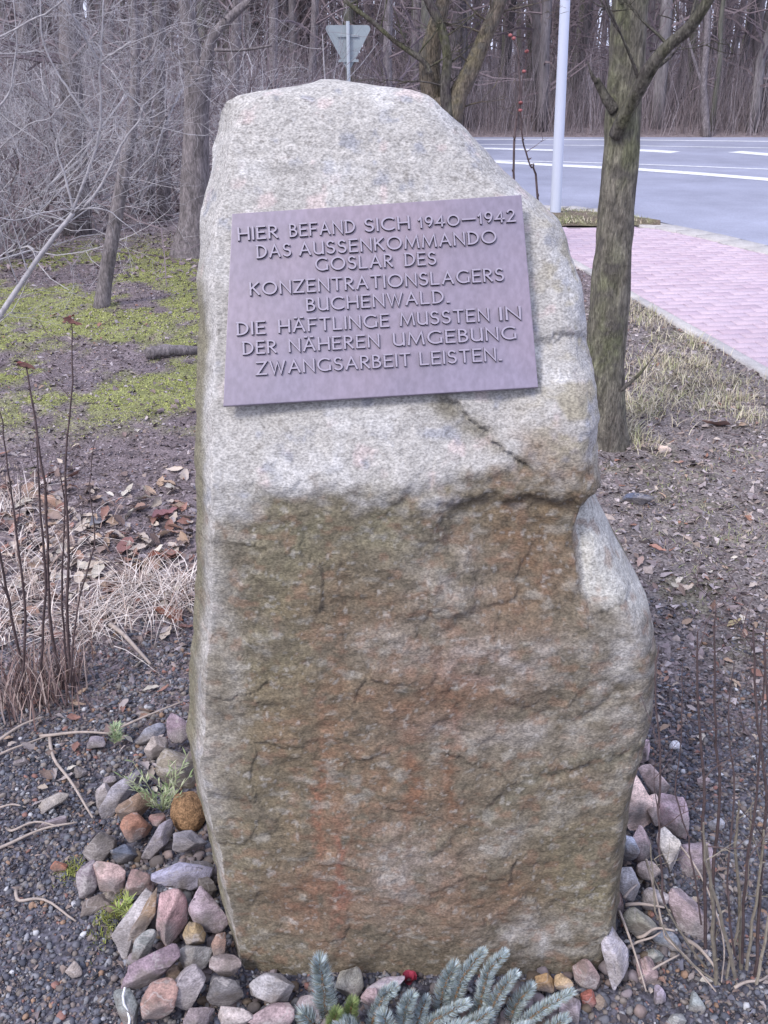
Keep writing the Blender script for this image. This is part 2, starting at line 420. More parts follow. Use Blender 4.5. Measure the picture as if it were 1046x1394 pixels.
# earth island by the lamp post
isl = []
for t in np.linspace(0, 1, 24):
    x = 1.0 + t * (gnd(936, 316)[0] - 1.0)
    y1 = float(np.interp(x, [p[0] for p in RE], [p[1] for p in RE])) - .34; y0 = gnd(762, 308)[1]
    if y1 > y0: isl.append((x, y0, y1))
b = MB(); vs = []
for k, (x, y0, y1) in enumerate(isl):
    for q in range(5):
        t = q / 4
        vs.append((x, y0 + (y1 - y0) * t, .0 + .05 * math.sin(math.pi * t) + .01 * R.random()))
b.add(vs, [(k * 5 + q, (k + 1) * 5 + q, (k + 1) * 5 + q + 1, k * 5 + q + 1) for k in range(len(isl) - 1) for q in range(4)])
b.c = [(.15, .14, .085) if R.random() < .5 else (.14, .11, .09) for _ in b.v]
tag(b.build('verge', M_GROUND, smooth=True, cols=True), kind='structure')

# ------------------------------------------------------------ the boulder
ZP = [(-.2, 1.235), (0, 1.25), (.25, 1.275), (.55, 1.315), (.85, 1.345), (.975, 1.362)]
LEAN = math.radians(31)
zl = np.linspace(.99, 1.49, 20)
ZP += [(z, 1.365 + (z - .99) * math.tan(LEAN)) for z in zl]
d_ = ZP[-1][1]
ZP += [(1.515, d_ + .019), (1.535, d_ + .040), (1.548, d_ + .062), (1.556, d_ + .085), (1.560, d_ + .105)]
ZPz = np.array([p[0] for p in ZP]); ZPd = np.array([p[1] for p in ZP])
Lp = [(105, 440), (112, 425), (117, 400), (124, 350), (130, 320), (140, 303), (155, 298), (190, 291), (250, 280), (310, 268), (380, 265), (440, 269), (520, 264), (600, 265), (700, 267), (760, 264), (800, 262), (870, 260), (940, 256), (1000, 253), (1060, 262), (1120, 279), (1180, 290), (1230, 297), (1290, 314), (1325, 342), (1400, 352)]
Rp = [(105, 445), (110, 470), (113, 490), (116, 510), (122, 560), (130, 582), (140, 596), (180, 640), (235, 690), (275, 735), (300, 762), (340, 776), (380, 790), (440, 800), (480, 802), (510, 809), (560, 814), (620, 816), (680, 816), (700, 824), (745, 846), (810, 881), (870, 890), (930, 886), (980, 875), (1040, 858), (1100, 849), (1180, 842), (1230, 836), (1290, 823), (1330, 790), (1400, 770)]
NV = 520; NF = 340; NB = 50
zz = np.concatenate([np.linspace(-.12, 1.44, NV - 110), np.linspace(1.441, 1.559, 110)])
DD = np.interp(zz, ZPz, ZPd)
def smooth1(a, k): 
    kk = np.ones(k) / k; p = np.pad(a, (k // 2, k - 1 - k // 2), 'edge'); return np.convolve(p, kk, 'valid')
DD = np.where((zz > .9) & (zz < 1.5), smooth1(DD, 13), DD)
ztop = 1.56
offL = .085 * sst(0, .10, ztop - zz) + .01; offR = .075 * sst(0, .12, ztop - zz) + .01
lobe = sst(1.02, .90, zz) * 1.0
offR = offR + .05 * lobe
def side(off, tab):
    pyy = proj(0, DD + off, zz)[1]; e = np.interp(pyy, [p[0] for p in tab], [p[1] for p in tab])
    e = e + 3.5 * fbm(pyy / 40, 0, 5 if tab is Lp else 9, 3, 3)
    dep = (DD + off) * cp - (zz - CH) * sp
    return (e - CX) / F * dep
xl = side(offL, Lp); xr = side(offR, Rp); xr = np.maximum(xr, xl + .01)
T = .42 * np.sqrt(np.clip((ztop - zz) / .18, .02, 1)) * (1 + .12 * np.sin(zz * 3))
u = np.linspace(0, 1, NF) 
u = u + .035 * np.sin(u * 2 * math.pi) * -1          # a few more columns near the edges
Xf = xl[:, None] + (xr - xl)[:, None] * u[None]
wd = (xr - xl)[:, None]
cl = np.minimum(.045, wd * .3); cr = np.minimum(.055, wd * .3)
dl = np.clip((Xf - xl[:, None]) / cl, 0, 1); dr = np.clip((xr[:, None] - Xf) / cr, 0, 1)
sh = offL[:, None] * (1 - dl) ** 1.15 + offR[:, None] * (1 - np.sqrt(np.clip(1 - (1 - dr) ** 2, 0, 1)))
Yf = DD[:, None] + sh
# gently bowed front
Yf = Yf + .02 * ((Xf - (xl + xr)[:, None] / 2) / (wd / 2)) ** 2 * sst(0, .1, ztop - zz)[:, None]
Zf = np.repeat(zz[:, None], NF, 1)
PX, PY = proj(Xf, Yf, Zf)
def seg(px, py, pts):
    """distance to a polyline and side"""
    best = np.full(px.shape, 1e9); sgn = np.zeros(px.shape)
    for (x0, y0), (x1, y1) in zip(pts[:-1], pts[1:]):
        dx, dy = x1 - x0, y1 - y0; t = np.clip(((px - x0) * dx + (py - y0) * dy) / (dx * dx + dy * dy), 0, 1)
        d = np.hypot(px - x0 - t * dx, py - y0 - t * dy); s = np.sign((px - x0) * dy - (py - y0) * dx)
        m = d < best; best = np.where(m, d, best); sgn = np.where(m, s, sgn)
    return best, sgn
wx = PX + 14 * fbm(PX / 26, PY / 26, 0, 5, 61, .62); wy = PY + 14 * fbm(PX / 26, PY / 26, 4, 5, 62, .62)
fr = sst(0, .6, np.minimum(dl, dr))                 # only on the front, fading at the arrises
disp = np.zeros_like(Xf)                             # + is towards the viewer
# ledge line under the pale cap
ledge = np.interp(PX, [250, 330, 430, 480, 520, 560, 600, 650, 700, 730, 760, 820], [700, 690, 655, 668, 672, 655, 648, 640, 626, 625, 640, 640]) + 5 * fbm(PX / 18, 0, 3, 3, 66)
nlow = fbm(PX / 40, PY / 40, 2, 3, 67)
below = sst(-10, 26, PY - ledge + 22 * nlow) * sst(960, 760, PY)
disp -= .009 * below * sst(300, 560, PX + 40 * nlow) * sst(830, 760, PX)
# diagonal crack and the block right of it
d, s_ = seg(wx, wy, [(606, 545), (640, 570), (668, 592), (690, 618), (716, 634)])
disp -= .008 * np.exp(-(d / 4.2) ** 2)
disp += .010 * sst(0, 3, d) * sst(60, 10, d) * (s_ > 0) * sst(560, 520, 0 * d + 540)
blk = sst(12, 0, d) * (s_ < 0)
bl = np.exp(-(((PX - 770) / 62) ** 2 + ((PY - 560) / 62) ** 2) ** 2); disp += .020 * bl
d, s_ = seg(wx, wy, [(735, 470), (770, 462), (812, 468)]); disp -= .010 * np.exp(-(d / 8) ** 2)
d, s_ = seg(wx, wy, [(730, 512), (765, 505), (800, 500)]); disp -= .006 * np.exp(-(d / 5) ** 2)
# brown hollow and the knob left of it
hl = sst(580, 624, wx + .12 * (wy - 740)) * sst(806, 770, wx) * sst(672, 700, wy) * sst(880, 800, wy - .25 * (wx - 700)); disp -= .019 * hl * (.7 + .3 * sst(880, 700, wy))
kb = np.exp(-(((wx - 618) / 36) ** 2 + ((wy - 800) / 44) ** 2) ** 3); disp += .015 * kb
d, s_ = seg(wx, wy, [(600, 690), (606, 740), (640, 790), (650, 830), (600, 870), (596, 960)]); disp -= .0035 * np.exp(-(d / 6) ** 2)
# grooves low on the right
d, s_ = seg(wx, wy, [(590, 1165), (632, 1130), (690, 1085), (745, 1056), (820, 1036), (900, 1015)]); disp -= .0065 * np.exp(-(d / 6) ** 2) * (.6 + .6 * nlow)
d, s_ = seg(wx, wy, [(690, 955), (760, 985), (800, 975), (860, 940)]); disp -= .004 * np.exp(-(d / 7) ** 2)
# neck right of the block and the pale shoulder below it
edge = np.interp(PY, [600, 660, 700, 740, 790, 840, 900, 1000], [835, 818, 794, 786, 790, 800, 850, 900])
shd = sst(-4, 12, PX - edge) * sst(655, 690, PY)
rec = np.interp(PY, [660, 700, 760, 840, 900], [.085, .075, .045, .008, 0])
disp -= shd * (rec + .012 * sst(0, 60, PY - (790 + .42 * (PX - 800))) * sst(700, 800, PY) * 0)
cut = sst(14, 0, np.abs(PX - edge)) * sst(660, 700, PY) * sst(860, 800, PY); disp -= .008 * cut
nz = fbm(Xf * 7, Yf * 7, Zf * 7, 4, 71); nf = fbm(Xf * 38, Yf * 38, Zf * 52, 4, 72); ng = fbm(Xf * 12, Yf * 12, Zf * 30, 3, 73)
pl = sst(-20, 25, 1e3 * 0 + np.minimum(np.minimum(PX - 290, 750 - PX), np.minimum(PY - 240, 575 - PY)))
disp += (.012 * nz) * (1 - .85 * pl) * sst(0, .07, ztop - Zf)
rid = 1 - np.abs(fbm(Xf * 16, Yf * 16, Zf * 22, 3, 75)) * 2
disp += .0022 * rid * (1 - pl) * sst(600, 700, PY)
# broken, faceted fracture faces: cells that each have their own tilt
def facets(x, z, sc, seed):
    X_ = x * sc; Z_ = z * sc; best = np.full(x.shape, 1e9); h = np.zeros(x.shape); i0 = np.floor(X_).astype(np.int64); k0 = np.floor(Z_).astype(np.int64)
    for a in (-1, 0, 1):
        for b_ in (-1, 0, 1):
            i = i0 + a; k = k0 + b_; jx = i + _h(i, k, i * 0, seed); jz = k + _h(i, k, i * 0, seed + 1)
            d = np.hypot(X_ - jx, Z_ - jz); m = d < best
            hh = (_h(i, k, i * 0, seed + 2) - .5) + 1.1 * (_h(i, k, i * 0, seed + 3) - .5) * (X_ - jx) + 1.4 * (_h(i, k, i * 0, seed + 4) - .5) * (Z_ - jz)
            best = np.where(m, d, best); h = np.where(m, hh, h)
    return h
wxx = Xf + .014 * fbm(Xf * 22, Zf * 22, 0, 4, 301); wzz = Zf + .014 * fbm(Xf * 22, Zf * 22, 5, 4, 302)
fct = facets(wxx, wzz * 1.15, 9, 310) * .0042 + facets(wxx + .3, wzz, 26, 320) * .0018
disp += fct * (1 - .9 * pl) * (.35 + .65 * sst(600, 700, PY)) * sst(0, .05, ztop - Zf)
disp += (.0036 * nf + .0013 * ng * sst(600, 720, PY)) * (1 - .5 * pl)
Yd = Yf - disp
Xd = Xf + .004 * fbm(Xf * 30, Yf * 30, Zf * 30, 3, 74) + np.where(dr < .5, .004 * ng, 0)
th = np.linspace(0, math.pi, NB + 2)[1:-1]
cxm = ((xl + xr) / 2)[:, None]; hw = ((xr - xl) / 2)[:, None]
yst = (Yd[:, -1:] * (np.cos(th) + 1) / 2 + Yd[:, :1] * (1 - np.cos(th)) / 2)
Xb = cxm + hw * np.sign(np.cos(th)) * np.abs(np.cos(th)) ** .6 * (1 + .02 * np.sin(zz * 9)[:, None])
Xb = np.clip(Xb, Xd[:, :1] + .001, Xd[:, -1:] - .001)
Yb = yst + (T - .09)[:, None].clip(.01) * np.sin(th)[None] ** .6
Zb = np.repeat(zz[:, None], NB, 1)
nb_ = fbm(Xb * 6, Yb * 6, Zb * 6, 4, 81)
Yb = Yb + .03 * nb_ * np.sin(th)[None]
X = np.hstack([Xd, Xb]); Y = np.hstack([Yd, Yb]); Z = np.hstack([Zf, Zb])
W_ = NF + NB
V = np.stack([X, Y, Z], -1).reshape(-1, 3)
ii = np.arange(NV)[:-1, None] * W_; jj = np.arange(W_)[None]; j2 = (jj + 1) % W_
fq = np.stack([ii + jj, ii + j2, ii + W_ + j2, ii + W_ + jj], -1).reshape(-1, 4)
# colour: granite weathering
def A(x): return np.asarray(x)
PXb, PYb = proj(X, Y, Z)
n1 = fbm(X * 10, Y * 10, Z * 10, 4, 91); n2 = fbm(X * 30, Y * 30, Z * 45, 3, 92); n3 = fbm(X * 110, Y * 110, Z * 160, 2, 93); n4 = fbm(X * 22, 0, Z * 4, 4, 94)
pale = np.array((.36, .345, .325)); dark = np.array((.142, .120, .088))
lw = sst(-30, 34, PYb - (np.hstack([ledge, np.full((NV, NB), 660)])) + 46 * n2 + 45 * n1)
lw = lw * (1 - .6 * sst(325, 275, PXb + 26 * n1)) 
C = pale[None, None] * (1 - lw[..., None]) + dark * lw[..., None]
def blob(C, cx, cy, rx, ry, col, a, q=n2, amt=.6, p=1):
    d = ((PXb - cx) / rx) ** 2 + ((PYb - cy) / ry) ** 2
    m = np.exp(-d ** p) * np.clip(.55 + amt * 1.6 * q + .5 * n1, 0, 1) * a
    m[:, NF:] = 0
    return mixc(C, col, np.clip(m, 0, 1))
rust = (.150, .078, .046); olive = (.155, .145, .09); drk = (.10, .085, .06); grey = (.36, .345, .33); brown = (.145, .090, .055)
C = blob(C, 390, 860, 80, 200, olive, .75)
C = blob(C, 570, 720, 190, 60, olive, .65)
C = blob(C, 790, 1180, 70, 130, olive, .8)
C = blob(C, 360, 1100, 70, 190, olive, .6)
C = blob(C, 400, 1000, 90, 90, brown, .6)
for q in [(715, 745, 95, 60, brown, 1.2), (745, 610, 60, 36, rust, .9), (760, 700, 70, 40, (.16, .11, .06), .8), (640, 930, 80, 60, rust, 1.05), (520, 960, 90, 60, rust, .85), (480, 830, 90, 50, brown, .9),
          (700, 850, 60, 60, brown, .8), (560, 1130, 110, 110, brown, .7), (430, 1225, 60, 40, (.19, .085, .055), 1.1), (650, 1210, 120, 60, brown, .8), (790, 1080, 60, 60, brown, .5), (580, 1245, 110, 40, brown, .8), (400, 1150, 60, 90, brown, .5)]:
    C = blob(C, *q)
for q in [(457, 1000, 14, 170, rust), (470, 1190, 10, 80, (.2, .075, .05)), (610, 1010, 12, 130, rust), (440, 1080, 9, 120, (.21, .09, .055)), (500, 1120, 20, 90, rust), (555, 1060, 14, 90, rust)]:
    C = blob(C, q[0] + 26 * n1 + 14 * n2, q[1], q[2], q[3], q[4], 1.1, n4 * .5 + n2 * .7 + n3 * .6, .9)
C = blob(C, 470, 1010, 60, 260, (.18, .155, .105), .5)
for q in [(740, 1275, 80, 28, .9), (610, 780, 50, 50, .55), (700, 900, 100, 30, .6), (550, 1190, 60, 60, .5), (690, 1000, 120, 30, .45), (850, 930, 45, 90, .6), (860, 860, 40, 60, .7), (550, 880, 80, 30, .4), (318, 900, 16, 160, .45)]:
    C = blob(C, q[0], q[1], q[2], q[3], grey, q[4])
sd_ = np.hstack([shd, np.zeros((NV, NB))]) * sst(850, 800, PYb + 40 * n1)
C = mixc(C, (.41, .40, .37), np.clip(sd_, 0, 1) * .92)
# pink and blue-grey crystals in the cap
C = mixc(C, (.50, .40, .385), (1 - lw) * sst(.22, .5, fbm(X * 26, Y * 26, Z * 26, 4, 95)) * .5)
C = mixc(C, (.22, .23, .27), (1 - lw) * sst(.22, .5, fbm(X * 34, Y * 34, Z * 34, 4, 96)) * .6)
C = mixc(C, (.47, .46, .45), (1 - lw) * sst(.1, .45, fbm(X * 14, Y * 14, Z * 14, 3, 97)) * .6)
C = mixc(C, (.30, .27, .20), (1 - lw) * sst(690, 780, PXb) * sst(230, 300, PYb) * sst(-.1, .3, n2) * .8)
dsn, _ = seg(PXb + 8 * n2 * 3, PYb + 8 * n1 * 3, [(606, 545), (640, 570), (668, 592), (690, 618), (716, 634)])
C = mixc(C, (.15, .135, .10), np.exp(-(dsn / 15) ** 2) * np.clip(.6 + 1.3 * n2, 0, 1) * .85)
C = mixc(C, (.21, .19, .145), np.exp(-((PXb - 765) / 50) ** 2 - ((PYb - 570) / 40) ** 2) * np.clip(.5 + 1.6 * n2, 0, 1) * .7)
dsn, _ = seg(PXb + 20 * n2, PYb + 20 * n1, [(590, 1165), (632, 1130), (690, 1085), (745, 1056), (820, 1036), (900, 1015)])
C = mixc(C, (.115, .11, .08), np.exp(-(dsn / 9) ** 2) * .5)
# the algae-covered left flank
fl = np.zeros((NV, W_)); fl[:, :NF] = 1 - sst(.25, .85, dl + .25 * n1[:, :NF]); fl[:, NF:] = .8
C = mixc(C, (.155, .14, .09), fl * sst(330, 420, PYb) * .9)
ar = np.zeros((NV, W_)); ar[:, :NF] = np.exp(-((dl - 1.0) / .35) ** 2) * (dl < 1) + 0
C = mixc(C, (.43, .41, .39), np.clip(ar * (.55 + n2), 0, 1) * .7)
n5 = fbm(X * 240, Y * 240, Z * 300, 2, 193)
band = np.exp(-(((PYb + 16 * n1) - (1168 - .485 * (PXb - 590)) - 20) / 20) ** 2) * sst(600, 680, PXb)
C = mixc(C, (.30, .285, .25), np.clip(band * (.5 + n2), 0, 1) * .6)
C = C * (1 + (.18 + .18 * lw) * n3 + (.10 + .10 * lw) * n2 + (.10 + .22 * lw) * n5)[..., None]
C = mixc(C, (.20, .12, .08), lw * sst(.12, .4, fbm(X * 45, Y * 45, Z * 60, 3, 98)) * .45)
C = mixc(C, (.31, .295, .26), lw * sst(.22, .5, fbm(X * 33, Y * 33, Z * 70, 3, 99)) * .4)
C = mixc(C, (.07, .06, .05), sst(.38, .6, n3 + .3 * n2) * .45)
C = mixc(C, (.44, .42, .39), sst(.35, .6, -n3 + .3 * n2) * .35 * lw)
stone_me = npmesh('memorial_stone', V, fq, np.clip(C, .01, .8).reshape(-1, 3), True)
# close the top
bmx = bmesh.new(); bmx.from_mesh(stone_me); bmx.verts.ensure_lookup_table()
try: bmx.faces.new([bmx.verts[(NV - 1) * W_ + k] for k in range(W_)])
except Exception: pass
bmx.to_mesh(stone_me); bmx.free()
stone = obj('memorial_stone', stone_me, M_STONE)
tag(stone, 'tall upright granite memorial boulder, pale on top and rust-stained brown below, with a bronze plaque', 'memorial stone')

# ------------------------------------------------------------ the plaque
pn = np.array([0, -math.cos(LEAN), math.sin(LEAN)])            # outward normal
p_on = np.array([0, 1.365, .99]) + pn * .021
def onpl(px, py, lift=0):
    r = ray(px, py); o = np.array([0, 0, CH]); q = p_on + pn * lift
    t = np.dot(q - o, pn) / np.dot(r, pn); return o + r * t
corners = [onpl(*q) for q in [(304, 553), (733, 527), (710, 265), (316, 291)]]
def slab(cs, nrm, th, bev):
    b = bmesh.new(); fr_ = [b.verts.new(c) for c in cs]; bk = [b.verts.new(np.array(c) - nrm * th) for c in cs]
    b.faces.new(fr_); b.faces.new(bk[::-1])
    for i in range(4): b.faces.new([fr_[(i + 1) % 4], fr_[i], bk[i], bk[(i + 1) % 4]])
    bmesh.ops.recalc_face_normals(b, faces=b.faces)
    fe = [e for e in b.edges if all(v in fr_ for v in e.verts)]
    bmesh.ops.bevel(b, geom=fe, offset=bev, segments=2, affect='EDGES', profile=.6)
    me = bpy.data.meshes.new('plaque'); b.to_mesh(me); b.free(); return me
plaque = obj('plaque', slab(corners, pn, .008, .0013), M_PLAQ, stone)
plaque['label'] = 'mauve bronze plaque with eight lines of raised German lettering'
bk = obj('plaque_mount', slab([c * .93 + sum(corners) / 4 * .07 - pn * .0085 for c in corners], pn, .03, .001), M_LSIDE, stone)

def arc(cx, cy, rx, ry, a0, a1, n=14):
    return [(cx + rx * math.cos(math.radians(a0 + (a1 - a0) * i / n)), cy + ry * math.sin(math.radians(a0 + (a1 - a0) * i / n))) for i in range(n + 1)]
def GL(ch):
    """strokes in cap-height units, width"""
    if ch == 'H': return [[(0, 0), (0, 1)], [(.68, 0), (.68, 1)], [(0, .5), (.68, .5)]], .68
    if ch == 'I': return [[(0, 0), (0, 1)]], .0
    if ch == 'E': return [[(0, 0), (0, 1)], [(0, .0), (.5, .0)], [(0, .52), (.42, .52)], [(0, 1), (.5, 1)]], .5
    if ch == 'F': return [[(0, 0), (0, 1)], [(0, .5), (.4, .5)], [(0, 1), (.5, 1)]], .5
    if ch == 'L': return [[(0, 1), (0, 0), (.5, 0)]], .5
    if ch == 'T': return [[(.3, 0), (.3, 1)], [(0, 1), (.6, 1)]], .6
    if ch == 'R': return [[(0, 0), (0, 1)], [(0, 1), (.2, 1)] + arc(.2, .75, .27, .25, 90, -90, 10)[1:] + [(0, .5)], [(.16, .5), (.52, 0)]], .52
    if ch == 'B': return [[(0, 0), (0, 1)], [(0, 1), (.18, 1)] + arc(.18, .77, .24, .23, 90, -90, 9)[1:] + [(0, .54)], [(.1, .54), (.2, .54)] + arc(.2, .27, .29, .27, 90, -90, 10)[1:] + [(0, 0)]], .49
    if ch == 'D': return [[(.04, 0), (.04, 1)], [(0, 1), (.18, 1)] + arc(.18, .5, .5, .5, 90, -90, 14)[1:] + [(0, 0)]], .68
    if ch in 'AÄ':
        s = [[(0, 0), (.36, 1), (.72, 0)], [(.13, .34), (.59, .34)]]
        if ch == 'Ä': s += [[(.10, 1.14), (.20, 1.14)], [(.52, 1.14), (.62, 1.14)]]
        return s, .72
    if ch == 'N': return [[(0, 0), (0, 1), (.68, 0), (.68, 1)]], .68
    if ch == 'M': return [[(0, 0), (.1, 1), (.46, .12), (.82, 1), (.92, 0)]], .92
    if ch == 'W': return [[(0, 1), (.25, 0), (.48, .95), (.71, 0), (.96, 1)]], .96
    if ch == 'Z': return [[(0, 1), (.62, 1), (0, 0), (.62, 0)]], .62
    if ch == 'K': return [[(0, 0), (0, 1)], [(.55, 1), (0, .46)], [(.16, .6), (.58, 0)]], .58
    if ch == 'O': return [arc(.47, .5, .47, .5, 90, 450, 26)], .94
    if ch == '0': return [arc(.42, .42, .42, .42, 90, 450, 24)], .84
    if ch == 'C': return [arc(.47, .5, .47, .5, 52, 308, 18)], .78
    if ch == 'G': return [arc(.47, .5, .47, .5, 52, 300, 18) + [(.80, .06), (.80, .40)]], .82
    if ch == 'S': return [arc(.25, .755, .225, .245, 35, 270, 11) + arc(.25, .255, .25, .255, 90, -145, 11)[1:]], .5
    if ch == 'U': return [[(0, 1), (0, .32)] + arc(.30, .30, .30, .30, 180, 350, 9)[1:], [(.60, 1), (.60, 0)]], .60
    if ch == '1': return [[(.0, .62), (.16, .82), (.16, 0)]], .2
    if ch == '9': return [arc(.27, .62, .25, .26, 0, 360, 16), arc(.05, .62, .47, .62, 0, -62, 8)], .54
    if ch == '4': return [[(.44, 0), (.44, .85), (0, .26), (.62, .26)]], .62
    if ch == '2': return [arc(.26, .70, .24, .25, 160, -35, 9) + [(.02, 0), (.56, 0)]], .56
    if ch == '—': return [[(0, .42), (.95, .42)]], .95
    if ch == '.': return [[(0, .0), (.09, .0)]], .09
    return [], .3
GAP = {}
def letter_mesh(ch, cap, hgt):
    V_, F_, MI = [], [], []
    st, wid = GL(ch)
    hw0 = .073
    for si, s in enumerate(st):
        closed = len(s) > 3 and abs(s[0][0] - s[-1][0]) < 1e-6 and abs(s[0][1] - s[-1][1]) < 1e-6
        m = len(s)
        top = hgt + si * .00018; L_, R_ = [], []
        for i in range(m):
            p = np.array(s[i])
            if closed: a = np.array(s[(i - 1) % (m - 1)]); b_ = np.array(s[(i + 1) % (m - 1)])
            else: a = np.array(s[max(i - 1, 0)]); b_ = np.array(s[min(i + 1, m - 1)])
            d1 = p - a; d2 = b_ - p
            if np.linalg.norm(d1) < 1e-9: d1 = d2
            if np.linalg.norm(d2) < 1e-9: d2 = d1
            d1 = d1 / np.linalg.norm(d1); d2 = d2 / np.linalg.norm(d2)
            t = d1 + d2
            if np.linalg.norm(t) < .3: t = d2
            t = t / np.linalg.norm(t); nn = np.array([-t[1], t[0]])
            k = 1 / max(.45, abs(np.dot(nn, np.array([-d1[1], d1[0]]))))
            pe = p.copy()
            if not closed and i == 0: pe = p - d2 * hw0 * .8
            if not closed and i == m - 1: pe = p + d1 * hw0 * .8
            L_.append((pe, nn * k)); R_.append(None)
        base = len(V_)
        for (pe, nn) in L_:
            for (sg, wv, z) in ((1, hw0 * 1.25, -.0015), (1, hw0 * .85, top), (-1, hw0 * .85, top), (-1, hw0 * 1.25, -.0015)):
                q = (pe + nn * sg * wv) * cap; V_.append((q[0], q[1], z))
        for i in range(m - 1):
            a = base + i * 4; b_ = a + 4
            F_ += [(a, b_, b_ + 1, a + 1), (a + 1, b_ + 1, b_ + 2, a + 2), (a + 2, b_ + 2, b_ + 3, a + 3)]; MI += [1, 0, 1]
        if not closed:
            a = base; F_.append((a, a + 1, a + 2, a + 3)); MI.append(1)
            a = base + (m - 1) * 4; F_.append((a + 3, a + 2, a + 1, a)); MI.append(1)
    me = bpy.data.meshes.new('letter'); me.from_pydata(V_, [], F_)
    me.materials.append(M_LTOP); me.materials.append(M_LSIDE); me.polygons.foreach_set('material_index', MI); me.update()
    bmm = bmesh.new(); bmm.from_mesh(me); bmesh.ops.recalc_face_normals(bmm, faces=bmm.faces); bmm.to_mesh(me); bmm.free()
    return me, wid
LINES = [((325, 328), (701, 302), [('HIER', 326, 378), ('BEFAND', 396, 483), ('SICH', 498, 557), ('1940—1942', 571, 701)]),
         ((350, 352), (675, 331), [('DAS', 351, 396), ('AUSSENKOMMANDO', 409, 675)]),
         ((431, 369), (592, 360.5), [('GOSLAR', 431, 534), ('DES', 552, 593)]),
         ((341, 402.5), (685, 382.5), [('KONZENTRATIONSLAGERS', 342, 685)]),
         ((418, 424), (612, 412), [('BUCHENWALD.', 419, 611)]),
         ((322, 456.7), (708, 434.7), [('DIE', 324, 361), ('HÄFTLINGE', 381, 529), ('MUSSTEN', 546, 665), ('IN', 682, 708)]),
         ((331, 483), (702, 461.6), [('DER', 332, 376), ('NÄHEREN', 395, 516), ('UMGEBUNG', 537, 702)]),
         ((350, 510.6), (682, 490.6), [('ZWANGSARBEIT', 351, 558), ('LEISTEN.', 573, 682)])]
cache = {}
for (a, b, words) in LINES:
    for (wd_, x0, x1) in words:
        yy = lambda x: a[1] + (b[1] - a[1]) * (x - a[0]) / (b[0] - a[0])
        q0 = onpl(x0, yy(x0)); q1 = onpl(x1, yy(x1)); ex = q1 - q0; Lw = np.linalg.norm(ex); ex = ex / Lw
        ey = np.cross(pn, ex); 
        if ey[2] < 0: ey = -ey
        capm = np.linalg.norm(onpl(x0, yy(x0) - 16.2) - q0)
        ws = [GL(ch)[1] for ch in wd_]; tot = sum(ws); ng_ = len(wd_) - 1
        gap = .30
        tw = tot + gap * ng_
        k = Lw / (capm * tw)              # horizontal fit
        x = 0
        for ch in wd_:
            if (ch) not in cache: cache[ch] = letter_mesh(ch, 1.0, .0042)
            me, wi = cache[ch]
            o = bpy.data.objects.new('letter', me); COL.objects.link(o); o.parent = plaque
            pos = q0 + ex * x * k * capm
            Mx = Matrix(((ex[0] * capm * k, ey[0] * capm, pn[0], pos[0]), (ex[1] * capm * k, ey[1] * capm, pn[1], pos[1]), (ex[2] * capm * k, ey[2] * capm, pn[2], pos[2]), (0, 0, 0, 1)))
            o.matrix_world = Mx
            x += wi + gap

# ------------------------------------------------------------ rocks
def ico(sub):
    b = bmesh.new(); bmesh.ops.create_icosphere(b, subdivisions=sub, radius=1)
    V = np.array([v.co[:] for v in b.verts]); Fq = np.array([[v.index for v in f.verts] for f in b.faces]); b.free(); return V, Fq
IV3, IF3 = ico(4); IV1, IF1 = ico(1); IV2, IF2 = ico(2)
def rock(V, rs, cuts=9, lo=.55, hi=.85, nz=.08):
    V = V.copy()
    for _ in range(cuts):
        n = rs.normal(size=3); n /= np.linalg.norm(n); d = rs.uniform(lo, hi)
        t = V @ n - d; V = V - np.where(t > 0, t, 0)[:, None] * n * .97
    if nz:
        s = rs.randint(0, 999)
        V = V * (1 + nz * fbm(V[:, 0] * 2 + s, V[:, 1] * 2, V[:, 2] * 2, 3, 3) + nz * .45 * fbm(V[:, 0] * 7 + s, V[:, 1] * 7, V[:, 2] * 7, 3, 5, .6))[:, None]
    V /= np.abs(V).max(0)
    return V
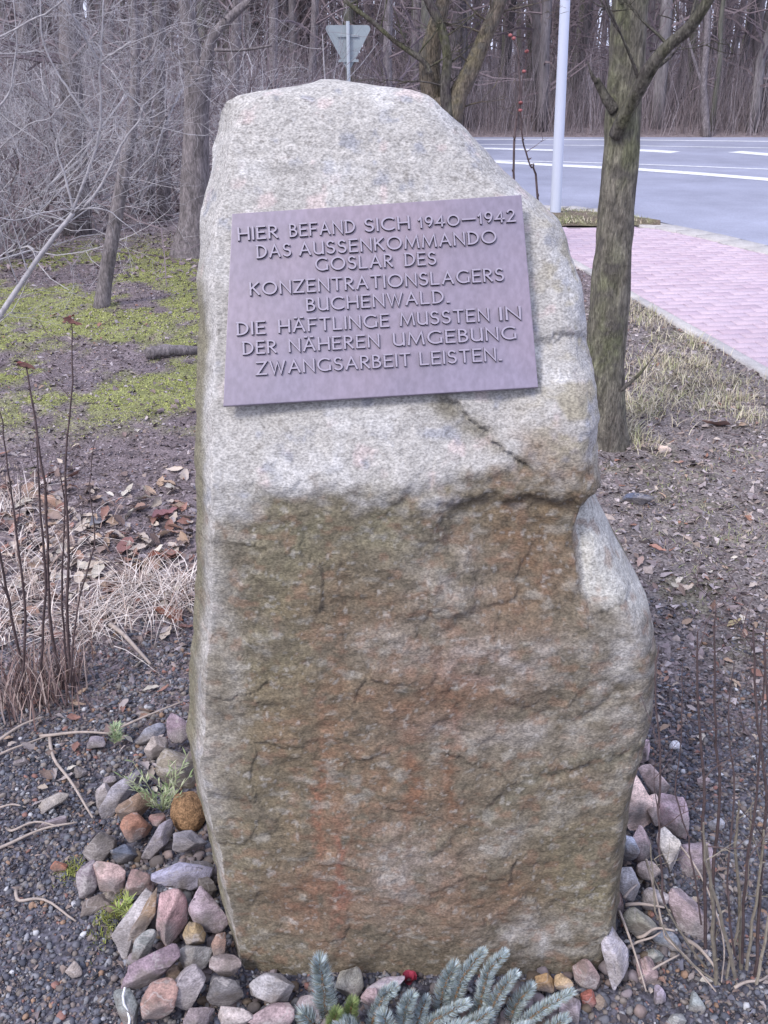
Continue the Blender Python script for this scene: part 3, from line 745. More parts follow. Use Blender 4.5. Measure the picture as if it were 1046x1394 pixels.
# (x, y, w, h, turn, colour, label, lift, kind)
LV = (.40, .37, .45); 
STN = [
 (243, 992, 36, 44, 20, (.24, .17, .21), 'purple grey slab leaning at the top of the left pile', .03),
 (203, 996, 44, 24, 30, (.25, .25, .30), 'blue grey slate beside the purple slab above the weed', .0),
 (212, 1020, 36, 34, 20, (.34, .28, .25), 'pale buff stone half hidden behind the green weed', .01),
 (245, 1042, 62, 58, -15, (.20, .165, .12), 'large olive brown angular block against the boulder behind the weed', .03),
 (163, 1079, 28, 82, -33, (.27, .25, .29), 'long grey slab tilted up left of the weed', .02),
 (140, 1083, 24, 34, -40, (.34, .29, .28), 'small pale stone outside the long grey slab', .0),
 (180, 1102, 60, 32, 38, (.30, .19, .125), 'tan brown wedge below the green weed', .03),
 (187, 1129, 42, 44, 10, (.33, .15, .09), 'orange brown rough stone under the tan wedge', .035),
 (256, 1106, 46, 54, 15, (.33, .18, .075), 'honeycombed rust coloured stone touching the boulder', .04, 's'),
 (138, 1148, 44, 52, -20, (.21, .18, .165), 'grey brown block on the outer edge of the left pile', .02),
 (214, 1145, 27, 64, -28, (.25, .22, .26), 'narrow lilac stone standing between orange and grey stones', .03),
 (216, 1116, 26, 18, 0, (.26, .14, .13), 'small dull red stone at the root of the weed', .03),
 (256, 1146, 50, 30, -5, (.235, .215, .235), 'rounded grey stone under the honeycombed one', .05),
 (170, 1163, 40, 26, 12, (.10, .115, .16), 'dark blue slate between grey block and lilac stone', .02),
 (247, 1189, 84, 46, 12, (.36, .34, .46), 'large smooth pale lavender stone, lightest of the left pile', .06),
 (274, 1183, 34, 30, -10, (.17, .15, .15), 'dark grey end of stone tucked behind the lavender stone', .04),
 (118, 1193, 34, 56, -14, (.25, .20, .225), 'mauve oblong stone at the far left of the pile', .02),
 (151, 1193, 42, 48, 10, (.46, .31, .29), 'pink and white quartz stone beside the mauve oblong', .03),
 (190, 1203, 42, 36, 0, (.26, .16, .145), 'reddish brown stone left of the lavender stone', .02),
 (127, 1236, 46, 26, 32, (.20, .155, .135), 'flat brown stone below the mauve oblong', .0),
 (182, 1255, 36, 94, -22, (.40, .36, .36), 'tall curved stone with a white left face', .03),
 (197, 1250, 20, 80, -24, (.25, .165, .10), 'upright brown stone in front of the white faced one', .045),
 (228, 1254, 52, 80, -4, (.42, .25, .25), 'rose pink upright block in the middle of the pile', .05),
 (280, 1240, 40, 68, 40, (.37, .28, .32), 'lilac pink block leaning on the boulder', .06),
 (285, 1208, 26, 40, 30, (.17, .145, .13), 'dark brown stone wedged above the lilac pink block', .04),
 (264, 1270, 36, 34, -25, (.36, .25, .115), 'egg shaped yellow tan stone', .06),
 (298, 1288, 27, 34, 20, (.31, .19, .14), 'small orange brown stone against the boulder foot', .05),
 (195, 1288, 26, 46, -20, (.20, .205, .20), 'dark grey green stone between brown and purple ones', .04),
 (206, 1317, 88, 36, 33, (.24, .165, .20), 'long dark purple stone lying across the pile', .06),
 (262, 1302, 56, 36, 5, (.27, .26, .25), 'angular grey stone under the yellow egg stone', .045),
 (259, 1339, 46, 62, -10, (.37, .32, .33), 'pale pinkish grey block with ridged face', .05),
 (307, 1314, 42, 28, 0, (.27, .21, .20), 'smooth brownish stone on top of the dark grey block', .06),
 (303, 1348, 56, 44, 0, (.13, .12, .125), 'dark grey shiny block below the smooth brownish stone', .04),
 (216, 1364, 48, 58, 0, (.33, .19, .155), 'round red brown speckled stone near the lower edge', .05),
 (172, 1372, 32, 64, 12, (.23, .245, .235), 'grey green stone with a white vein at the lower left', .03),
 (236, 1328, 20, 26, 20, (.22, .15, .10), 'small brown stone behind the round speckled one', .03),
 (266, 1387, 54, 30, 20, (.22, .17, .18), 'mauve brown stone cut by the bottom of the picture', .05),
 (318, 1386, 56, 30, 4, (.43, .36, .34), 'cream pink stone at the bottom left of the grey rock', .04),
 (371, 1348, 58, 44, 15, (.31, .29, .30), 'angular light grey rock at the boulder foot', .04),
 (372, 1384, 72, 34, 8, (.38, .27, .28), 'broad pink block below the light grey rock', .03),
 (424, 1372, 52, 40, 0, (.36, .30, .33), 'pinkish lilac stone behind the leftmost spruce shoot', .02),
 (472, 1338, 46, 42, -10, (.44, .41, .33), 'cream yellow stone between the spruce shoots', .03),
 (520, 1343, 64, 32, 15, (.33, .28, .33), 'lilac slab beside the red petals', .03),
 (505, 1360, 28, 26, 0, (.43, .30, .32), 'small pink stone in front of the lilac slab', .04),
 (740, 1338, 28, 24, 0, (.44, .26, .10), 'left one of two orange tan stones behind the spruce tip', .03),
 (767, 1338, 26, 24, 10, (.47, .32, .17), 'right one of two orange tan stones behind the spruce tip', .03),
 (800, 1323, 40, 40, -20, (.33, .22, .21), 'pink brown rounded stone at the right front corner', .03),
 (799, 1362, 24, 27, 0, (.34, .10, .065), 'brick red stone fragment at the bottom', .01),
 (777, 1374, 32, 40, 0, (.36, .29, .31), 'pale pinkish stone left of the brick red fragment', .01),
 (815, 1367, 20, 24, 0, (.24, .17, .12), 'small brown pebble right of the brick red fragment', .0),
 (834, 1297, 42, 92, 8, (.30, .275, .31), 'tall whitish lilac stone leaning at the right front corner', .05),
 (856, 1200, 50, 38, -40, (.28, .27, .29), 'grey granular block at the right side of the boulder', .05),
 (838, 1226, 20, 44, 0, (.32, .21, .20), 'narrow reddish stone above the tall whitish one', .03),
 (873, 1020, 34, 34, -20, (.42, .29, .32), 'pink stone highest on the right pile', .02),
 (888, 1063, 28, 48, 38, (.37, .27, .25), 'tan pink oval stone below the highest pink one', .03),
 (864, 1090, 46, 88, 10, (.60, .42, .34), 'large peach coloured stone against the boulder side', .05),
 (889, 1100, 24, 46, 10, (.58, .42, .36), 'narrow peach stone beside the large peach one', .04),
 (917, 1112, 40, 62, 5, (.38, .27, .30), 'dusty pink brick shaped stone with dark pits', .03),
 (909, 1154, 36, 58, 18, (.56, .50, .44), 'cream white stone, brightest of the right pile', .05),
 (871, 1145, 30, 56, -5, (.36, .26, .26), 'dull pink stone between blue grey and cream ones', .045),
 (854, 1152, 32, 40, 30, (.31, .33, .40), 'blue grey stone touching the boulder on the right', .05),
 (885, 1183, 36, 26, 10, (.38, .30, .27), 'buff stone under the cream white one', .03),
 (947, 1175, 48, 60, -20, (.25, .19, .215), 'flat mauve slab outside the right pile', .0),
 (919, 1013, 18, 16, 0, (.55, .55, .58), 'round white pebble on the gravel at the right', .0),
 (934, 1248, 54, 74, 10, (.22, .165, .18), 'broad mauve stone behind the dry stems', .0),
 (868, 1258, 52, 42, 0, (.20, .19, .15), 'mossy grey green stone under the dry stalks', .02),
 (893, 1225, 40, 34, 20, (.31, .27, .27), 'pale brown stone crossed by dry stalks', .02),
 (909, 1281, 44, 24, -8, (.13, .145, .18), 'dark blue grey stone low on the right', .0),
 (886, 1305, 34, 24, 20, (.18, .19, .175), 'greenish stone beside the dark blue grey one', .0),
 (878, 1326, 34, 44, -10, (.30, .20, .20), 'brown pink stone on the soil right of the tall whitish one', .0),
 (899, 1357, 20, 30, 0, (.24, .20, .26), 'small purple oval pebble at the lower right', .0),
 (949, 1366, 28, 32, 20, (.20, .22, .22), 'grey green pebble at the lower right', .0),
 (922, 1388, 30, 24, 0, (.22, .225, .22), 'grey stone cut by the lower right edge', .0),
 (81, 1178, 22, 16, -20, (.42, .15, .08), 'small bright orange stone left of the pile', .0),
 (98, 1322, 28, 24, -20, (.38, .31, .27), 'pale buff pebble on the dark gravel', .0),
 (92, 1389, 14, 12, 0, (.6, .6, .6), 'white pebble at the lower left edge', .0),
 (131, 1010, 28, 24, 30, (.24, .20, .235), 'flat mauve stone above left of the long grey slab', .0),
 (72, 1090, 44, 18, 25, (.36, .31, .27), 'thin beige flake on the dark gravel', .0),
 (73, 1116, 36, 14, 15, (.22, .175, .195), 'thin mauve flake below the beige one', .0),
 (152, 1060, 22, 20, 0, (.22, .18, .20), 'small mauve pebble by the long grey slab', .0),
 (108, 1048, 20, 16, 0, (.20, .17, .17), 'small brown grey pebble on the gravel left of the pile', .0),
 (117, 1218, 18, 12, 0, (.17, .15, .16), 'tiny dark pebble beside the flat brown stone', .0),
 (150, 1222, 24, 20, 0, (.22, .18, .15), 'small brown stone below the quartz stone', .0),
 (865, 678, 48, 19, 0, (.055, .065, .10), 'dark blue stone lying on the soil right of the boulder', .0),
 (904, 612, 19, 14, -10, (.45, .33, .27), 'pale pinkish pebble on the soil behind the boulder', .0),
 (30, 1035, 22, 14, 20, (.22, .18, .18), 'flat grey brown stone at the left edge', .0),
 (975, 1122, 22, 18, 30, (.23, .235, .27), 'blue grey pebble among the right hand stems', .0),
 (960, 1060, 20, 16, 0, (.25, .19, .19), 'reddish pebble on gravel behind the right hand stems', .0),
]
seen_l = set()
for i, q in enumerate(STN):
    px, py, w_, h_, tr, col, lab, lift = q[:8]
    rs = np.random.RandomState(100 + i)
    V_ = rock(IV3, rs, 17, .42, .80, .075) if len(q) < 9 else rock(IV3, rs, 4, .8, .95, .14)
    p = gnd(px, py, .012 + lift); dp = depth(p); s = dp / F
    a, b_ = w_ * s / 2 * 1.05, h_ * s / 2 * 1.05
    big = max(w_, h_)
    cz = .5 * (a + b_) * .8
    if min(w_, h_) / big < .55: cz = min(a, b_) * .95
    rv = Vector(ray(px, py)).normalized()
    ezv = -rv; exv = Vector((1, 0, 0)); exv = (exv - ezv * exv.dot(ezv)).normalized(); eyv = ezv.cross(exv)
    t = math.radians(tr); e1v = exv * math.cos(t) + eyv * math.sin(t); e2v = -exv * math.sin(t) + eyv * math.cos(t)
    Mx = Matrix(((e1v.x, e2v.x, ezv.x), (e1v.y, e2v.y, ezv.y), (e1v.z, e2v.z, ezv.z)))
    W3 = (V_ * np.array([a, b_, cz])) @ np.array(Mx).T
    g = float(gheight(p[0], p[1] + cz * .3))
    pc_ = p + np.array(rv) * 0.0
    # sink it so that its lowest point sits in the soil below
    low = pc_[2] + W3[:, 2].min()
    if lift == 0 and low > g: pc_ = pc_ + np.array([0, 0, g - low - .003])
    nm = 'stone' if big > 26 else 'pebble'
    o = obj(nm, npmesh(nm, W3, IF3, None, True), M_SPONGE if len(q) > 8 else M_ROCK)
    o.location = pc_; cj = np.array(col); cj = (cj * .8 + cj.mean() * .2) * (.92 if px < 830 else 1.25); o.color = (*cj, 1)  # stones on the right get a brighter colour to offset their shade
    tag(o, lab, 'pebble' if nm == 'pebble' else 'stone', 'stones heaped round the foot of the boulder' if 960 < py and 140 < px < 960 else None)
    if lab.startswith('grey green stone with'):
        mbv = MB(); top = [np.array(Mx) @ np.array([a * .2 * math.sin(k * 1.3), b_ * (k / 5 - .5) * 1.5, cz * .86]) for k in range(6)]
        mbv.tube([tuple(t_) for t_ in top], .0022, 5); v_ = mbv.build('white_vein', M_LINE, o)

# gravel, loose earth crumbs
pb = [(rock(IV1, np.random.RandomState(900 + k), 5, .6, .85, 0), IF1) for k in range(10)]
def region(n, xr_, yr_, dens=None, seed=1):
    rs = np.random.RandomState(seed); out = np.zeros((0, 2))
    while len(out) < n:
        x = rs.uniform(*xr_, n); y = rs.uniform(*yr_, n); k = np.ones(n, bool)
        if dens is not None: k = rs.rand(n) < dens(x, y)
        out = np.vstack([out, np.stack([x, y], -1)[k]])
    return out[:n]
def inboulder(x, y): return (np.abs(x) < .27) & (y > 1.27) & (y < 1.62)
vis = lambda x, y: (lambda q: (q[0] > -60) & (q[0] < 1106) & (q[1] < 1450))(proj(x, y, 0))
def dn_gravel(x, y):
    d = sst(2.75, 2.1, y + .3 * fbm(x * 3, y * 3, 0, 2, 3)) * (.55 + .6 * (vn(x * 6, y * 6, 0, 8) > -.3))
    return np.where(inboulder(x, y) | ~vis(x, y), 0, d)
def palette(cols, n, rs, jit=.18):
    c = np.array(cols)[rs.randint(0, len(cols), n)]; return np.clip(c * (1 + rs.uniform(-jit, jit, (n, 1))), .01, .9)
rs = np.random.RandomState(5)
xy = region(42000, (-1.3, 1.3), (.85, 2.7), dn_gravel, 3); n = len(xy)
sz = np.exp(rs.normal(math.log(.0040), .5, n)).clip(.0016, .0095)
P = np.stack([xy[:, 0], xy[:, 1], gheight(xy[:, 0], xy[:, 1]) + sz * .25], -1)
GC = [(.10, .105, .13), (.14, .145, .165), (.075, .078, .095), (.17, .16, .16), (.15, .125, .115), (.19, .165, .15), (.12, .12, .14), (.08, .08, .10), (.23, .23, .25), (.16, .135, .13), (.05, .052, .065)]
gc = palette(GC, n, rs); k = rs.rand(n); gc[k < .02] = (.42, .42, .44); gc[(k > .02) & (k < .05)] = (.26, .17, .12); gc[(k > .05) & (k < .075)] = (.24, .13, .11)
o = scatter('gravel', pb, P, rotm(rs.uniform(0, 6.3, n), rs.normal(0, .5, n), rs.normal(0, .5, n)), np.stack([sz, sz * rs.uniform(.6, 1, n), sz * rs.uniform(.4, .75, n)], -1), gc, M_CHIP)
tag(o, 'dark blue grey gravel scattered over the soil in the foreground', 'gravel', kind='stuff')
# mid-size gravel for gaps in the pile
xy = region(1300, (-.64, .64), (1.0, 1.95), lambda x, y: np.where(inboulder(x, y), 0, np.exp(-((np.abs(np.hypot(x / .42, (y - 1.45) / .38)) - 1) / .22) ** 2)), 9)
n = len(xy); sz = rs.uniform(.006, .017, n); P = np.stack([xy[:, 0], xy[:, 1], gheight(xy[:, 0], xy[:, 1]) + sz * .3], -1)
pb2 = [(rock(IV2, np.random.RandomState(950 + k), 7, .55, .85, .05), IF2) for k in range(8)]
o = scatter('rubble', pb2, P, rotm(rs.uniform(0, 6.3, n), rs.normal(0, .5, n), rs.normal(0, .5, n)), np.stack([sz, sz * .8, sz * .65], -1),
            palette([(.15, .13, .13), (.11, .11, .125), (.18, .14, .13), (.10, .085, .08), (.20, .17, .18), (.13, .10, .075)], n, rs), M_CHIP, True)
tag(o, 'small dark rubble filling the gaps between the heaped stones', 'rubble', kind='stuff')
# bark mulch / crumbs: flat irregular chips
def chipproto(rs_):
    m = 5; a = np.sort(rs_.uniform(0, 6.28, m)); r = rs_.uniform(.6, 1, m)
    V = np.array([(math.cos(t) * q, math.sin(t) * q, .25 * rs_.normal()) for t, q in zip(a, r)] + [(0, 0, .35)])
    return V, np.array([(i, (i + 1) % m, m) for i in range(m)])
cpz = [chipproto(np.random.RandomState(k)) for k in range(12)]
def dn_mulch(x, y):
    d = sst(1.9, 2.4, y) * (1 - .35 * mossmask(x, y)) * np.where(kside(x, y) > -.03, 0, 1) * np.clip(2.6 / y, 0, 1) ** .7
    return np.where(vis(x, y) & ~((y > 4.4) & (x > .1) & (x < .8)), d, 0)
xy = region(60000, (-3.6, 2.4), (1.7, 9.5), dn_mulch, 13); n = len(xy)
sz = np.exp(rs.normal(math.log(.0095), .45, n)).clip(.004, .03)
P = np.stack([xy[:, 0], xy[:, 1], gheight(xy[:, 0], xy[:, 1]) + sz * .15], -1)
mc = palette([(.15, .12, .13), (.22, .18, .19), (.10, .08, .085), (.28, .24, .25), (.19, .17, .19), (.24, .19, .17), (.16, .13, .13), (.34, .30, .31), (.075, .06, .06)], n, rs, .25)
kx_ = rs.rand(n); mc[kx_ < .02] = (.24, .13, .10); mc[(kx_ > .03) & (kx_ < .07)] = (.30, .25, .235)
dk = (xy[:, 0] > .45); mc[dk] = mc[dk] * np.array((1.12, 1.12, 1.08)); sz = np.where(dk, sz * 1.25, sz)
o = scatter('mulch', cpz, P, rotm(rs.uniform(0, 6.3, n), rs.normal(0, .45, n), rs.normal(0, .45, n)), np.stack([sz, sz * rs.uniform(.35, 1, n), sz * .8], -1), mc, M_CHIP)
tag(o, 'dark purplish bark mulch and leaf crumbs covering the bed', 'mulch', kind='stuff')
xy = region(26000, (-1.3, 1.3), (.85, 2.7), dn_gravel, 14); n = len(xy)
sz = np.exp(rs.normal(math.log(.005), .5, n)).clip(.002, .016); P = np.stack([xy[:, 0], xy[:, 1], gheight(xy[:, 0], xy[:, 1]) + sz * .1 + .003], -1)
o = scatter('earth_crumbs', cpz, P, rotm(rs.uniform(0, 6.3, n), rs.normal(0, .5, n), rs.normal(0, .5, n)), np.stack([sz, sz * rs.uniform(.25, 1, n), sz * .8], -1),
            palette([(.13, .105, .11), (.09, .075, .08), (.18, .145, .14), (.07, .06, .065), (.24, .19, .17), (.12, .12, .15)], n, rs, .3), M_CHIP)
tag(o, 'brown earth crumbs and bark bits between the gravel', 'crumbs', kind='stuff')
# leaf litter in the wood, larger, farther
xy = region(16000, (-9, 2), (7.5, 22), lambda x, y: np.where(x < -.2 - .1 * (y - 8), 1.0, 0), 21); n = len(xy)
sz = rs.uniform(.02, .05, n); P = np.stack([xy[:, 0], xy[:, 1], gheight(xy[:, 0], xy[:, 1]) + sz * .2], -1)
o = scatter('leaf_litter', cpz, P, rotm(rs.uniform(0, 6.3, n), rs.normal(0, .5, n), rs.normal(0, .5, n)), np.stack([sz, sz * .7, sz * .6], -1),
            palette([(.25, .20, .21), (.19, .155, .16), (.31, .26, .265), (.22, .17, .18), (.14, .11, .115)], n, rs, .25), M_CHIP)
tag(o, 'dull purple brown leaf litter under the trees at the left', 'leaf litter', kind='stuff')

# moss and grass: thin bent blades
def blades(name, xy, hgt, lean, wd_, cols, m, lab, cat, seg_=2, seed=0, upz=0.0):
    rs = np.random.RandomState(seed); n = len(xy); z = gheight(xy[:, 0], xy[:, 1]) + upz
    h = hgt * rs.uniform(.5, 1.3, n); a = rs.uniform(0, 2 * math.pi, n); ln = lean * rs.uniform(.2, 1.3, n)
    dx, dy = np.cos(a), np.sin(a); sx, sy = -np.sin(a), np.cos(a)
    Vs = []; 
    for q in range(seg_ + 1):
        t = q / seg_; r = h * ln * t ** 1.6; zz_ = z + h * t * (1 - .5 * ln * t).clip(.15, 1) - .003
        ww = wd_ * (1 - t) ** .7
        Vs.append(np.stack([xy[:, 0] + dx * r + sx * ww, xy[:, 1] + dy * r + sy * ww, zz_], -1))
        if q < seg_: Vs.append(np.stack([xy[:, 0] + dx * r - sx * ww, xy[:, 1] + dy * r - sy * ww, zz_], -1))
    k = len(Vs); V_ = np.stack(Vs, 1).reshape(-1, 3); base = np.arange(n)[:, None] * k
    fs = []
    for q in range(seg_ - 1): fs.append(np.hstack([base + 2 * q, base + 2 * q + 1, base + 2 * q + 3])); fs.append(np.hstack([base + 2 * q, base + 2 * q + 3, base + 2 * q + 2]))
    fs.append(np.hstack([base + 2 * seg_ - 2, base + 2 * seg_ - 1, base + 2 * seg_]))
    c = np.repeat(palette(cols, n, rs), k, axis=0)
    o = obj(name, npmesh(name, V_, np.vstack(fs), c), m); tag(o, lab, cat, kind='stuff'); return o
xy = region(150000, (-4.6, .3), (3.9, 9.8), lambda x, y: mossmask(x, y) * (.35 + .65 * (vn(x * 9, y * 9, 0, 3) > -.2)), 33)
blades('moss', xy, .013, 1.3, .0022, [(.33, .37, .09), (.40, .43, .13), (.25, .27, .09), (.46, .47, .18), (.22, .20, .11)], M_MOSS, 'yellow green moss patches under the trees at the left', 'moss', 2, 1)
STR = [(.52, .46, .34), (.44, .38, .27), (.60, .55, .43), (.36, .31, .23), (.36, .37, .19)]
def clusters(cs, seed):
    rs = np.random.RandomState(seed); o = []
    for (px, py, rx, ry, n) in cs:
        g = gnd(px, py); s = depth(g) / F; 
        o.append(np.stack([g[0] + rs.normal(0, rx * s, n), g[1] + rs.normal(0, ry * s * 2.2, n)], -1))
    o = np.vstack(o); k = ((kside(o[:, 0], o[:, 1]) < -.04) | (o[:, 1] > 10.05)) & ~inboulder(o[:, 0], o[:, 1]); return o[k]
xy = clusters([ (900, 520, 40, 30, 500), (940, 470, 24, 14, 260), (870, 600, 16, 12, 160), (990, 520, 30, 8, 200), (875, 560, 18, 12, 260), (915, 500, 26, 16, 320), (880, 440, 16, 14, 220), (900, 430, 14, 8, 160), (955, 500, 20, 8, 160), (850, 585, 12, 8, 160), (935, 550, 30, 10, 180), (1000, 545, 18, 7, 160), (1025, 570, 16, 8, 110), (860, 420, 10, 10, 90)], 5)
blades('dry_grass', xy, .085, 1.1, .0018, STR, M_STRAW, 'pale dry grass tufts at the foot of the right hand tree', 'dry grass', 4, 2)
xy = clusters([(848, 592, 12, 8, 260), (905, 540, 24, 14, 160), (985, 560, 26, 10, 160), (955, 645, 30, 10, 110), (1010, 620, 20, 8, 110), (905, 660, 20, 8, 60), (1020, 730, 26, 14, 90), (960, 760, 40, 24, 120), (940, 700, 50, 20, 140), (40, 640, 30, 20, 50)], 6)
blades('green_grass', xy, .026, 1.3, .0016, [(.24, .28, .13), (.28, .30, .15), (.34, .33, .19), (.36, .30, .22)], M_STRAW, 'thin short green grass in the soil right of the boulder', 'grass', 3, 3)
xy = clusters([(30, 810, 36, 36, 300), (130, 845, 34, 12, 240), (240, 815, 16, 12, 240), (190, 800, 16, 8, 160), (60, 740, 36, 16, 90), (16, 690, 16, 10, 110)], 7)
blades('dead_grass', xy, .13, 1.5, .0018, [(.62, .55, .50), (.52, .45, .41), (.70, .64, .60), (.40, .32, .28), (.30, .22, .19)], M_STRAW, 'matted pale dead grass and stalks left of the boulder', 'dead grass', 4, 4)
xy = clusters([(98, 1186, 8, 5, 200), (150, 1262, 12, 9, 300), (165, 1245, 8, 6, 160), (165, 1230, 5, 4, 60)], 8)
blades('moss_tuft', xy, .012, .9, .0012, [(.20, .22, .05), (.26, .27, .08), (.15, .17, .05)], M_MOSS, 'small yellow green moss tufts beside the heaped stones', 'moss', 2, 5, .006)

def verge_pts(n):
    rs = np.random.RandomState(77); x = rs.uniform(1.7, 3.0, n); y = rs.uniform(10.1, 11.1, n)
    return np.stack([x, y], -1)[(y < np.interp(x, [p[0] for p in RE], [p[1] for p in RE]) - .38)]
blades('verge_grass', verge_pts(2600), .06, 1.4, .004, STR + [(.24, .27, .12), (.20, .22, .10)], M_STRAW, 'short dry grass on the verge round the lamp post', 'verge grass', 3, 22, .065)
# ------------------------------------------------------------ fallen leaves: pieces of the ground
def leafmesh(k):
    rs = np.random.RandomState(400 + k); m = 9; L = []; 
    prof = [0, .45, .8, .9 + .1 * rs.rand(), .75, .85 if k % 2 else .7, .5, .3, 0]
    curl = rs.uniform(.2, 1.0); bend = rs.uniform(-.5, .7); V = []; Fq = []
    for i in range(m):
        t = i / (m - 1) * 2 - 1; wv = prof[i] * .5 * (1 + rs.uniform(-.18, .18)); zc = bend * t * t * .35 + .05 * rs.normal()
        tw = rs.uniform(-.1, .1)
        V += [(t, wv, zc + curl * wv + tw), (t, wv * .5, zc + curl * wv * .25), (t, 0, zc), (t, -wv * .5, zc + curl * wv * .25), (t, -wv, zc + curl * wv - tw)]
    for i in range(m - 1):
        for j in range(4):
            a = i * 5 + j; Fq.append((a, a + 1, a + 6, a + 5))
    me = npmesh('leaf', V, Fq, None, True); me.materials.append(M_LEAF); return me
LM = [leafmesh(k) for k in range(10)]
LC = [(.32, .18, .15), (.25, .17, .16), (.38, .25, .19), (.42, .34, .33), (.20, .13, .13), (.48, .38, .34), (.34, .28, .31), (.55, .48, .45), (.30, .14, .12), (.38, .31, .34)]
def leaf_at(px, py, szpx, col, k=None, tilt=.4):
    p = gnd(px, py); s = depth(p) / F
    o = bpy.data.objects.new('leaf', LM[R.randrange(10) if k is None else k]); COL.objects.link(o); o.parent = ground
    L = szpx * s / 2; o.scale = (L, L * R.uniform(.8, 1.2), L * .8); o.rotation_euler = (R.gauss(0, tilt), R.gauss(0, tilt), R.uniform(0, 6.3))
    o.location = (p[0], p[1], float(gheight(p[0], p[1])) + .012); jf = R.uniform(.75, 1.15); gr = sum(col) / 3; o.color = (*[(c_ * .8 + gr * .2) * jf for c_ in (col[0], col[1] * 1.02, col[2] * .9)], 1)
def ok(px, py): return not (250 < px < 900 and 100 < py < 1345 and not (px > 830 and py < 700))
cnt = 0
for _ in range(3000):
    if cnt >= 420: break
    px = R.uniform(0, 262); py = R.gauss(745, 62)
    if 640 < py < 930: leaf_at(px, py, R.uniform(12, 32) * (py / 760), LC[R.randrange(10)]); cnt += 1
for _ in range(40): leaf_at(R.uniform(0, 240), R.uniform(930, 1100), R.uniform(14, 26), LC[R.randrange(10)], tilt=.3)
for _ in range(60): leaf_at(R.uniform(890, 1046), R.uniform(790, 1010), R.uniform(9, 22), LC[R.randrange(10)], tilt=.4)
for _ in range(40): leaf_at(R.uniform(850, 1046), R.uniform(540, 790), R.uniform(7, 14), LC[R.randrange(10)], tilt=.3)
for _ in range(30): leaf_at(R.uniform(0, 262), R.uniform(410, 640), R.uniform(9, 15), LC[R.randrange(10)], tilt=.3)
for _ in range(26): leaf_at(R.uniform(870, 1046), R.uniform(1180, 1394), R.uniform(10, 22), LC[R.randrange(10)], tilt=.3)
for q in [(228, 838, 62, (.34, .11, .06)), (212, 765, 40, (.30, .09, .05)), (225, 705, 46, (.24, .10, .12)), (135, 712, 54, (.27, .25, .30)), (170, 750, 44, (.26, .11, .11)), (70, 690, 42, (.40, .22, .16)), (40, 670, 30, (.38, .22, .17)),
          (98, 435, 14, (.26, .05, .05)), (33, 495, 22, (.22, .05, .05)), (895, 748, 24, (.36, .17, .14)), (872, 765, 22, (.38, .25, .24)), (1000, 850, 24, (.33, .26, .15)), (975, 580, 40, (.26, .15, .14))]:
    leaf_at(q[0], q[1], q[2], q[3], tilt=.25)

# ------------------------------------------------------------ twig tools
def growth(mb, p, d, L, r, lev, rs, nseg=5, wob=.22, kids=4, up=.08, sides=4, kl=.55, spread=.9, tmin=.25):
    d = Vector(d).normalized(); pts = [Vector(p)]; rad = [r]; dirs = [d.copy()]
    for i in range(nseg):
        d = (d + Vector((rs.gauss(0, wob), rs.gauss(0, wob), rs.gauss(0, wob) + up))).normalized()
        pts.append(pts[-1] + d * L / nseg); rad.append(r * (1 - .75 * (i + 1) / nseg)); dirs.append(d.copy())
    mb.tube(pts, rad, sides if r > .004 else 3, False)
    if lev > 0:
        for _ in range(kids):
            t = rs.uniform(tmin, .98) * nseg; i = min(int(t), nseg - 1); q = pts[i].lerp(pts[i + 1], t - i)
            v = Vector((rs.gauss(0, 1), rs.gauss(0, 1), rs.gauss(0, 1))).normalized()
            nd = (dirs[i] + v * spread).normalized()
            growth(mb, q, nd, L * kl * rs.uniform(.6, 1.2), max(rad[i] * .55, .0009), lev - 1, rs, max(3, nseg - 1), wob, kids, up, 3, kl, spread, tmin)
def trace(mb, pts, D, wpx, sides=7, dD=0, jit=0):
    """limb through photo bearings at distance D; wpx widths in photo px"""
    n = len(pts); P_ = []; W2 = []
    for i, (a, b_) in enumerate(pts):
        d = D + dD * i / max(1, n - 1); q = at(a, b_, d); P_.append(q); ww = wpx[i] if hasattr(wpx, '__len__') else wpx
        W2.append(ww * depth(q) / F / 2)
    # smooth subdivide
    PP = []; WW = []
    for i in range(n - 1):
        p0 = P_[max(i - 1, 0)]; p1 = P_[i]; p2 = P_[i + 1]; p3 = P_[min(i + 2, n - 1)]
        for k in range(4):
            t = k / 4; q = .5 * ((2 * p1) + (-p0 + p2) * t + (2 * p0 - 5 * p1 + 4 * p2 - p3) * t * t + (-p0 + 3 * p1 - 3 * p2 + p3) * t ** 3)
            PP.append(q + NR.normal(0, 1, 3) * jit); WW.append(W2[i] * (1 - t) + W2[i + 1] * t)
    PP.append(P_[-1]); WW.append(W2[-1])
    mb.tube(PP, WW, sides, True); return [Vector(q) for q in PP], WW
def roughen(me, amp, sc, seed=0, cols=None):
    n = len(me.vertices); co = np.empty(n * 3); me.vertices.foreach_get('co', co); co = co.reshape(-1, 3)
    nn = np.empty(n * 3); me.vertices.foreach_get('normal', nn); nn = nn.reshape(-1, 3)
    co2 = co + nn * (amp * fbm(co[:, 0] * sc, co[:, 1] * sc, co[:, 2] * sc * .4, 4, seed))[:, None]
    me.vertices.foreach_set('co', co2.ravel())
    if cols: 
        a = sst(-.25, .3, fbm(co[:, 0] * 9, co[:, 1] * 9, co[:, 2] * 3, 4, seed + 3)); b = sst(0, .4, fbm(co[:, 0] * 14, co[:, 1] * 14, co[:, 2] * 9, 3, seed + 5))
        c = np.array(cols[0])[None] * (1 - a[:, None]) + np.array(cols[1])[None] * a[:, None]; c = c * (1 - b[:, None] * .6) + np.array(cols[2])[None] * b[:, None] * .6
        setcol(me, c)
    me.update()
